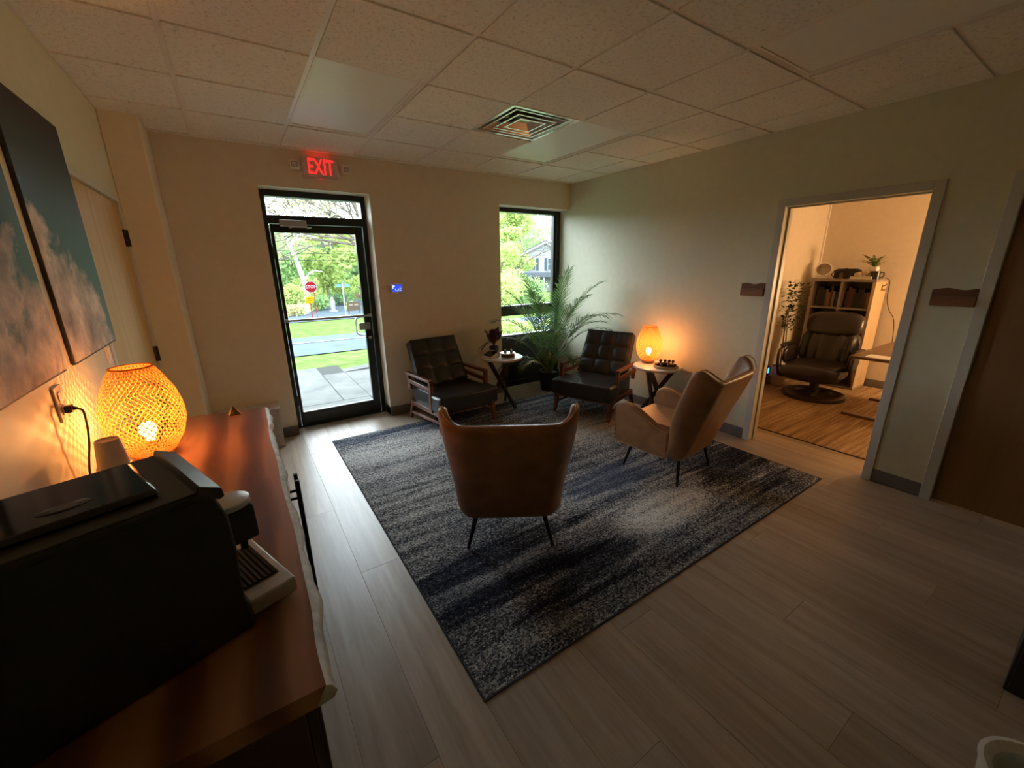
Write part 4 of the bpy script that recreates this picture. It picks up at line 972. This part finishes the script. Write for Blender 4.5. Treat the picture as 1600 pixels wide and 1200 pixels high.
# ================================================================== FOREGROUND RIGHT
bn = thing('waste_bin', 'white round bin with a thick rim at the lower right', 'bin', (1.70, -2.13, 0))
obj('bin_body', MB().lathe([(.085, 0), (.10, .01), (.125, .27), (.13, .285), (.118, .288), (.098, .27), (.08, .02), (0, .015)], 36), plain('white_bin', (.62, .62, .60), .45), bn)
obj('bin_liner', MB().lathe([(.0905, .20), (0, .195)], 30), plain('grey_liner', (.14, .13, .11), .8), bn)
dc = thing('dark_cabinet', 'dark low cabinet cut off by the right edge of the photo', 'cabinet', (2.65, -2.315, 0))
obj('carcass', MB().box(-.25, .25, -.3, .3, .0, .60), plain('near_black_laminate', (.012, .010, .011), .5), dc, bevel=.005)
obj('cabinet_top', MB().box(-.26, .26, -.31, .31, .60, .625), MATS['near_black_laminate'], dc, bevel=.003)
obj('cabinet_door', MB().box(-.262, -.25, -.29, .29, .02, .59), MATS['near_black_laminate'], dc, bevel=.003)

# ================================================================== OUTDOORS
_plain, _leaf = plain, leaf_mat
def plain(name, c, *a, **k):
    k.setdefault('spec', 0.0); return _plain(name, tuple(v * OUT_P for v in c), *a, **k)
def leaf_mat(name, a, b, t=.3): return _leaf(name, tuple(v * OUT * 1.75 for v in a), tuple(v * OUT * 1.75 for v in b), t)
def gz(y): return -.05 - .055 * (max(5.0, min(y, 30)) - 5)
grass_m = plain('lawn_grass', (.046, .068, .020), .95, var=.40, scale=3)
def strip(name, quads, mat, lift=0.0, sub=10):
    m = MB()
    for (xa0, xb0, ya, xa1, xb1, yb) in quads:
        for k in range(sub):
            t0, t1 = k / sub, (k + 1) / sub; y0 = ya + (yb - ya) * t0; y1 = ya + (yb - ya) * t1
            f = lambda a, b, t: a + (b - a) * t
            z0 = gz(y0) + lift; z1 = gz(y1) + lift
            m.add([(f(xa0, xa1, t0), y0, z0), (f(xb0, xb1, t0), y0, z0), (f(xb0, xb1, t1), y1, z1), (f(xa0, xa1, t1), y1, z1)], [(0, 1, 2, 3)])
    return struct(name, m, mat)
g = strip('ground_lawn', [(-60, 70, 2.86, -60, 70, 30), (-120, 140, 30, -120, 140, 140)], grass_m, -.06, 16)
conc = plain('pale_concrete', (.060, .060, .057), .9, var=.18, scale=3)
slab = struct('path_slab', MB().box(-3, 1.40, 2.86, 5.78, -.25, -.034).box(1.40, 5.0, 2.86, 5.15, -.25, -.036), plain('slab_joint', (.03, .03, .028), .95), smooth=False)
for (a, b, c_, d_) in ((-3, -.9, 2.86, 4.05), (-.89, 1.39, 2.86, 3.55), (-.89, 1.05, 3.565, 5.77), (1.063, 1.40, 3.565, 5.15), (-3, -.9, 4.06, 5.77), (1.405, 5.0, 3.0, 5.14)):
    obj('paving_slab', MB().box(a, b, c_, d_, -.20, -.03), conc, slab, bevel=.006)
struct('path_walk', MB().add([(1.40, 5.2, -.035), (1.40, 5.42, -.035), (6.0, 6.9, -.05), (6.0, 6.4, -.05), (1.40, 5.2, -.3), (1.40, 5.42, -.3), (6.0, 6.9, -.3), (6.0, 6.4, -.3)], [(0, 3, 2, 1), (4, 5, 6, 7), (0, 1, 5, 4), (1, 2, 6, 5), (2, 3, 7, 6), (3, 0, 4, 7)]), conc, smooth=False)
asph = plain('blue_grey_asphalt', (.045, .056, .066), .85, var=.12, scale=2)
road = strip('road_main', [(-60, 70, 8.4, -60, 70, 12.9)], asph, -.035)
road.data.transform(Matrix.Rotation(R(-1.5), 4, 'Z'))
ln = strip('road_line', [(-60, 70, 11.0, -60, 70, 11.18)], plain('road_paint', (.14, .14, .14), .8), -.020, 2); ln.data.transform(Matrix.Rotation(R(-1.5), 4, 'Z'))
strip('road_side', [(-20, 16, 21.6, -12, 12, 30), (3.6, 8.0, 30, 8.2, 11.5, 42)], asph, -.03, 8)
hill = MB().grid(lambda u, v: (-90 + 220 * u, 44 + 40 * v, -1.46 + 9.0 * v ** 1.3 + .4 * math.sin(u * 40)), 24, 10)
struct('ground_hill', hill, grass_m)
# leaves
lg = [leaf_mat('foliage_yellow_green', (.19, .26, .07), (.42, .50, .17), .35), leaf_mat('foliage_mid_green', (.11, .20, .075), (.30, .42, .17), .35),
      leaf_mat('foliage_blue_green', (.08, .16, .075), (.22, .32, .16), .35), leaf_mat('foliage_olive_pink', (.26, .25, .11), (.48, .42, .24), .35),
      leaf_mat('foliage_maroon', (.16, .085, .08), (.28, .17, .15), .3)]
bark = plain('grey_bark', (.085, .07, .055), .9, var=.35, scale=6)
pale_bark = plain('pale_sycamore_bark', (.36, .35, .32), .8, var=.25, scale=3)
def leaf_cloud(n, blobs, size, seed):
    """blobs: (cx, cy, cz, rx, ry, rz); leaves sit toward the shell of each blob"""
    rnd = random.Random(seed); m = MB(); tot = sum(b[3] * b[5] for b in blobs)
    for b in blobs:
        for _ in range(int(n * b[3] * b[5] / tot)):
            d = Vector((rnd.gauss(0, 1), rnd.gauss(0, 1), rnd.gauss(0, 1))).normalized() * rnd.uniform(.55, 1.04)
            c = Vector((b[0] + d.x * b[3], b[1] + d.y * b[4], b[2] + d.z * b[5])); s = size * rnd.uniform(.55, 1.3)
            a = Vector((rnd.gauss(0, 1), rnd.gauss(0, 1), rnd.gauss(0, .8))).normalized(); e = a.cross(Vector((rnd.gauss(0, 1), rnd.gauss(0, 1), rnd.gauss(0, 1)))).normalized()
            m.add([c - a * s, c + e * s * .55, c + a * s, c - e * s * .55], [(0, 1, 2, 3)])
    return m
def branches(m, p, d, L, r, depth, rnd, spread=.6, tips=None, rmin=.012):
    pts = [p]; q = p.copy(); dd = d.copy(); N = 4
    for i in range(N):
        dd = (dd + Vector((rnd.gauss(0, .13), rnd.gauss(0, .13), rnd.gauss(0, .10)))).normalized(); q = q + dd * L / N; pts.append(q.copy())
    m.tube(pts, [max(rmin, r * (1 - .45 * i / N)) for i in range(N + 1)], 5 if depth > 1 else 3, False)
    if tips is not None: tips.append(q.copy())
    if depth <= 0: return
    for k in range(rnd.choice((2, 3, 3))):
        s = pts[rnd.choice((2, 3, 4))]; nd = (dd + Vector((rnd.gauss(0, spread), rnd.gauss(0, spread), rnd.gauss(.12, spread * .7)))).normalized()
        branches(m, s, nd, L * rnd.uniform(.55, .8), r * .55, depth - 1, rnd, spread, tips, rmin)
def tree(label, x, y, h, spread, mat, seed, leaves=2600, size=.28, trunk_mat=None, group='trees across the road'):
    t = thing('tree', label, 'tree', (x, y, gz(y) - .06 if y < 44 else gz(44)), 0, group); rnd = random.Random(seed)
    tm = MB(); tips = []
    branches(tm, Vector((0, 0, 0)), Vector((rnd.gauss(0, .06), rnd.gauss(0, .06), 1)), h * .45, h * .022, 3, rnd, .55, tips)
    obj('trunk', tm, trunk_mat or bark, t)
    bl_ = []
    for k in range(16):
        a = rnd.uniform(0, 6.28); rr = spread * math.sqrt(rnd.random()) * .85; zz = h * rnd.uniform(.22, .92); rr *= 1.15 - abs(zz / h - .5)
        s = spread * rnd.uniform(.22, .42); bl_.append((rr * math.cos(a), rr * math.sin(a), zz, s, s, s * .8))
    o = obj('crown', leaf_cloud(leaves, bl_, size, seed + 1), mat, t, smooth=False); o['kind'] = 'stuff'
    return t
tree('yellow green tree leaning behind the stop sign', 6.9, 37, 6.6, 3.2, lg[0], 31, 3600, .20)
tree('dense green tree at the left edge of the door view', 2.4, 39, 6.2, 3.0, lg[1], 32, 3600, .20)
tree('olive pink budding tree at the right edge of the door view', 13.4, 43, 7.8, 4.2, lg[3], 33, 4200, .20)
tree('blue green tree between the two budding trees in the door view', 9.8, 47, 7.4, 3.8, lg[2], 34, 4200, .22)
tree('tall yellow green tree filling the left half of the corner window', 22.0, 33, 8.6, 3.3, lg[0], 35, 7000, .17)
tree('green tree behind the white house', 36, 52, 11.0, 6.0, lg[1], 36, 4600, .26)
tree('low green tree left of the white house seen in the window', 18.4, 27, 4.6, 1.7, lg[0], 37, 2600, .13)
# woodland beyond, uncountable
bl_ = []; rnd = random.Random(50)
for k in range(100):
    wx = rnd.uniform(-28, 70); bl_.append((wx, rnd.uniform(54, 70), rnd.uniform(-.5, 5.5 if wx < 24 else 9.5), rnd.uniform(2, 3.4), 2.5, rnd.uniform(1.6, 2.6)))
o = obj('woodland_foliage', leaf_cloud(19000, bl_, .38, 51), lg[1], smooth=False); tag(o, 'dense spring woodland far behind the road', 'woodland', None, 'stuff')
# pale sycamore : bare arching limbs
sy_ = thing('sycamore', 'pale trunked sycamore with bare arching limbs behind the stop sign', 'tree', (4.45, 33.5, gz(33.5) - .06)); rnd = random.Random(8)
tm = MB(); tips = []
tm.tube(catmull([(0, 0, 0), (.15, 0, 1.6), (-.1, .1, 3.2), (-.55, 0, 4.9), (-1.1, 0, 6.6), (-1.3, 0, 8.4)], 5), [.20 - .0055 * i for i in range(26)], 7, False)
tm.tube(catmull([(-.5, 0, 4.7), (.2, .1, 5.5), (1.2, .2, 5.4), (2.2, .3, 4.9)], 5), [.11 - .005 * i for i in range(16)], 6, False)
tm.tube(catmull([(.05, 0, 2.2), (.7, .1, 2.9), (1.5, .2, 2.9)], 5), [.06 - .003 * i for i in range(11)], 5, False)
for k in range(10):
    branches(tm, Vector((-1.3 + rnd.uniform(-.2, .3), 0, rnd.uniform(6.2, 8.4))), Vector((rnd.uniform(-.9, 1.1), rnd.uniform(-.4, .4), rnd.uniform(.0, .8))).normalized(), rnd.uniform(2.2, 3.6), .08, 3, rnd, .55, tips, .03)
obj('trunk', tm, pale_bark, sy_)
# big bare-branched tree whose twigs show through the transom
bt = thing('bare_tree', 'tree with thin bare twigs seen through the transom', 'tree', (9.6, 30.0, gz(30) - .06)); rnd = random.Random(14)
tm = MB(); tips = []
branches(tm, Vector((0, 0, 0)), Vector((-.1, 0, 1)), 5.0, .20, 0, rnd)
for k in range(17):
    branches(tm, Vector((-.3 + rnd.uniform(-.2, .2), 0, rnd.uniform(4.0, 5.2))), Vector((rnd.uniform(-1.3, .9), rnd.uniform(-.4, .3), rnd.uniform(.25, 1.0))).normalized(), rnd.uniform(3.2, 4.8), .11, 4, rnd, .5, tips, .032)
obj('trunk', tm, bark, bt)
lf_ = MB()
for p in tips:
    for _ in range(3):
        c = p + Vector((rnd.gauss(0, .25), rnd.gauss(0, .25), rnd.gauss(0, .25))); a = Vector((rnd.gauss(0, 1), 0, rnd.gauss(0, 1))).normalized() * .085; e = Vector((-a.z, .02, a.x)) * .6
        lf_.add([c - a, c + e, c + a, c - e], [(0, 1, 2, 3)])
o = obj('buds', lf_, lg[0], bt, smooth=False); o['kind'] = 'stuff'
# bushes
def bush(label, x, y, rx, rz, mat, seed, n=700, size=.12):
    b = thing('bush', label, 'bush', (x, y, gz(y) - .06), 0, 'bushes across the road'); rnd = random.Random(seed)
    obj('stem', MB().tube([(0, 0, 0), (.05, 0, rz * .7)], .04, 5).tube([(0, 0, 0), (-.2, .05, rz * .6)], .03, 5), bark, b)
    bl = [(rnd.uniform(-.5, .5) * rx, rnd.uniform(-.3, .3) * rx, rz * rnd.uniform(.4, .62), rx * .6, rx * .5, rz * .48) for _ in range(5)]
    o = obj('leaves', leaf_cloud(n, bl, size, seed), mat, b, smooth=False); o['kind'] = 'stuff'
bush('round bright green bush left of the stop sign', 3.45, 31.5, 1.15, 2.0, lg[0], 61, 1100, .13)
bush('low pale bush under the stop sign', 3.1, 28.8, 1.1, .8, lg[3], 62, 500, .10)
bush('low green bush right of the stop sign', 5.5, 33.0, 1.2, 1.1, lg[1], 63, 700, .12)
bush('green bush in front of the pale statue', 7.4, 36.5, 1.2, 1.0, lg[2], 64, 700, .12)
bush('maroon bush on the right of the side street', 11.4, 40.5, 1.8, 2.2, lg[4], 65, 900, .16)
bush('small pale bush at the bend of the side street', 7.3, 31.0, .55, .7, lg[0], 66, 400, .09)
bush('wide yellow green bush across the road low in the corner window', 14.6, 21.0, 2.0, 2.3, lg[0], 71, 2600, .11)
bush('green bush across the road in front of the white house', 18.6, 23.5, 1.6, 2.0, lg[1], 72, 1500, .11)
bush('long low bush outside the corner window', 6.9, 7.9, .9, .42, lg[0], 67, 1500, .045)
bush('second low bush outside the corner window', 8.0, 7.3, .8, .40, lg[0], 68, 1300, .045)
# stop sign
sg = thing('stop_sign', 'red octagonal STOP sign on two orange posts across the road', 'road sign', (3.72, 24.5, gz(24.5) - .05), R(-8))
red = plain('sign_red', (.075, .004, .006), .6, var=.03); wht = plain('sign_white', (.13, .13, .13), .6, var=.03)
def octo(r): return [(r * math.cos(R(22.5 + 45 * k)), r * math.sin(R(22.5 + 45 * k))) for k in range(8)]
zc = 1.80; rr = .34
obj('sign_border', MB().prism([(a, zc + b) for a, b in octo(rr)], -.012, 0, 'xz'), wht, sg, smooth=False)
obj('sign_face', MB().prism([(a, zc + b) for a, b in octo(rr * .92)], -.018, -.012, 'xz'), red, sg, smooth=False)
o = obj('lettering', text_mesh('STOP', .24, .003, wht, .92), None, sg, smooth=False, label='white STOP letters'); o.location = (0, -.022, zc); o.rotation_euler = (R(90), 0, 0)
orange = plain('post_orange', (.11, .018, .012), .7)
obj('post', MB().box(.10, .15, -.01, .03, 0, zc - .1), orange, sg); 
ys_ = thing('yellow_sign', 'small yellow notice board on an orange post below the stop sign', 'road sign', (3.52, 24.2, gz(24.2) - .05))
obj('board', MB().box(-.19, .19, -.012, 0, .90, 1.26), plain('sign_yellow', (.13, .085, .003), .6), ys_, smooth=False)
obj('mark', MB().box(-.08, .08, -.016, -.012, 1.14, 1.17).box(-.06, .06, -.016, -.012, 1.04, 1.07), plain('sign_brown', (.05, .03, .003), .7), ys_, smooth=False)
obj('post', MB().box(-.0, .05, .0, .03, 0, .92), orange, ys_)
nsn = thing('street_name_sign', 'blue green street name blade on a thin grey post', 'road sign', (5.35, 24.0, gz(24) - .05), R(-6))
obj('post', MB().tube([(0, 0, 0), (0, 0, 1.95)], .025, 8), alu, nsn)
obj('blade', MB().box(-.40, .40, -.006, .006, 1.72, 1.90), plain('blade_teal', (.055, .10, .10), .5), nsn)
obj('blade', MB().box(-.006, .006, -.40, .40, 1.92, 2.08), plain('blade_teal', (.055, .10, .10), .5), nsn)
bs = thing('yard_sign', 'small brown board sign at the right edge of the door view', 'yard sign', (6.50, 27.0, gz(27) - .06))
obj('board', MB().box(-.42, .42, -.03, 0, .22, .80), plain('board_brown', (.045, .032, .022), .7), bs)
obj('panel_line', MB().box(-.30, -.05, -.034, -.03, .55, .66).box(.05, .30, -.034, -.03, .55, .66), plain('board_cream', (.10, .08, .06), .7), bs)
obj('post', MB().box(-.36, -.30, -.025, .02, 0, .22).box(.30, .36, -.025, .02, 0, .22), plain('board_brown', (.045, .032, .022), .7), bs)
st = thing('garden_statue', 'small white garden statue among the bushes', 'statue', (5.95, 31.2, gz(31.2) - .06))
obj('figure_body', MB().lathe([(.20, 0), (.22, .06), (.15, .10), (.17, .4), (.20, .7), (.10, .85), (.12, .95), (.09, 1.06), (0, 1.1)], 14), plain('statue_white', (.14, .14, .135), .7), st)
obj('plinth', MB().box(-.25, .25, -.25, .25, -.02, .10), MATS['statue_white'], st)
for k, (z, y) in enumerate(((3.15, 30), (3.0, 30.4), (2.55, 29.6))):
    pts = [(-10 + 40 * i / 12, y, z - .5 * math.sin(math.pi * i / 12) + .02 * i) for i in range(13)]
    tag(obj('power_line', MB().tube(pts, .014, 4), duct_black), ('highest', 'middle', 'lowest')[k] + ' overhead power line crossing the door view', 'power line', 'overhead power lines')
# white house
hs = thing('white_house', 'white gabled house seen through the corner window', 'house', (32.04, 40.68, -1.45), R(-38))
sid = plain('white_clapboard', (.13, .13, .132), .7, var=.04); rf = plain('grey_shingle', (.05, .055, .062), .8, var=.2, scale=4); shut = plain('slate_shutter', (.030, .040, .045), .6); wg = plain('dark_pane', (.03, .04, .045), .15)
obj('wall', MB().prism([(-2.2, 0), (2.6, 0), (2.6, 5.0), (1.1, 6.0), (-2.2, 4.4)], 0, 6, 'xz'), sid, hs)
obj('roof', MB().prism([(1.1, 5.95), (1.1, 6.15), (2.9, 4.95), (2.75, 4.8)], -.3, 6.2, 'xz').prism([(1.1, 5.95), (1.1, 6.15), (-2.6, 4.35), (-2.5, 4.2)], -.3, 6.2, 'xz'), rf, hs)
obj('gable_trim', MB().prism([(1.1, 5.72), (1.1, 5.96), (2.85, 4.82), (2.75, 4.6)], -.34, -.28, 'xz').prism([(1.1, 5.72), (1.1, 5.96), (-2.55, 4.22), (-2.5, 4.0)], -.34, -.28, 'xz'), plain('trim_white', (.145, .145, .145), .6), hs)
for (wx, wz) in ((-.55, 2.5), (1.75, 2.5)):
    wn = obj('window', MB().box(wx - .42, wx + .42, -.07, 0, wz, wz + 1.5), MATS['trim_white'], hs)
    obj('pane', MB().box(wx - .33, wx + .33, -.09, -.07, wz + .1, wz + .7), wg, wn); obj('pane', MB().box(wx - .33, wx + .33, -.09, -.07, wz + .8, wz + 1.4), wg, wn)
    for s in (-1, 1): obj('shutter', MB().box(wx + s * .62 - .16, wx + s * .62 + .16, -.06, 0, wz, wz + 1.5), shut, hs)
obj('porch_roof', MB().prism([(-3.2, 1.75), (-3.0, 2.3), (2.8, 2.3), (3.0, 1.75)], -2.0, 0, 'xz'), rf, hs)
for px_ in (-2.9, -1.0, .9, 2.8): obj('porch_post', MB().box(px_ - .1, px_ + .1, -1.9, -1.7, 0, 1.75), MATS['trim_white'], hs)
obj('door', MB().box(-.5, .5, -.05, 0, 0, 1.6), shut, hs)
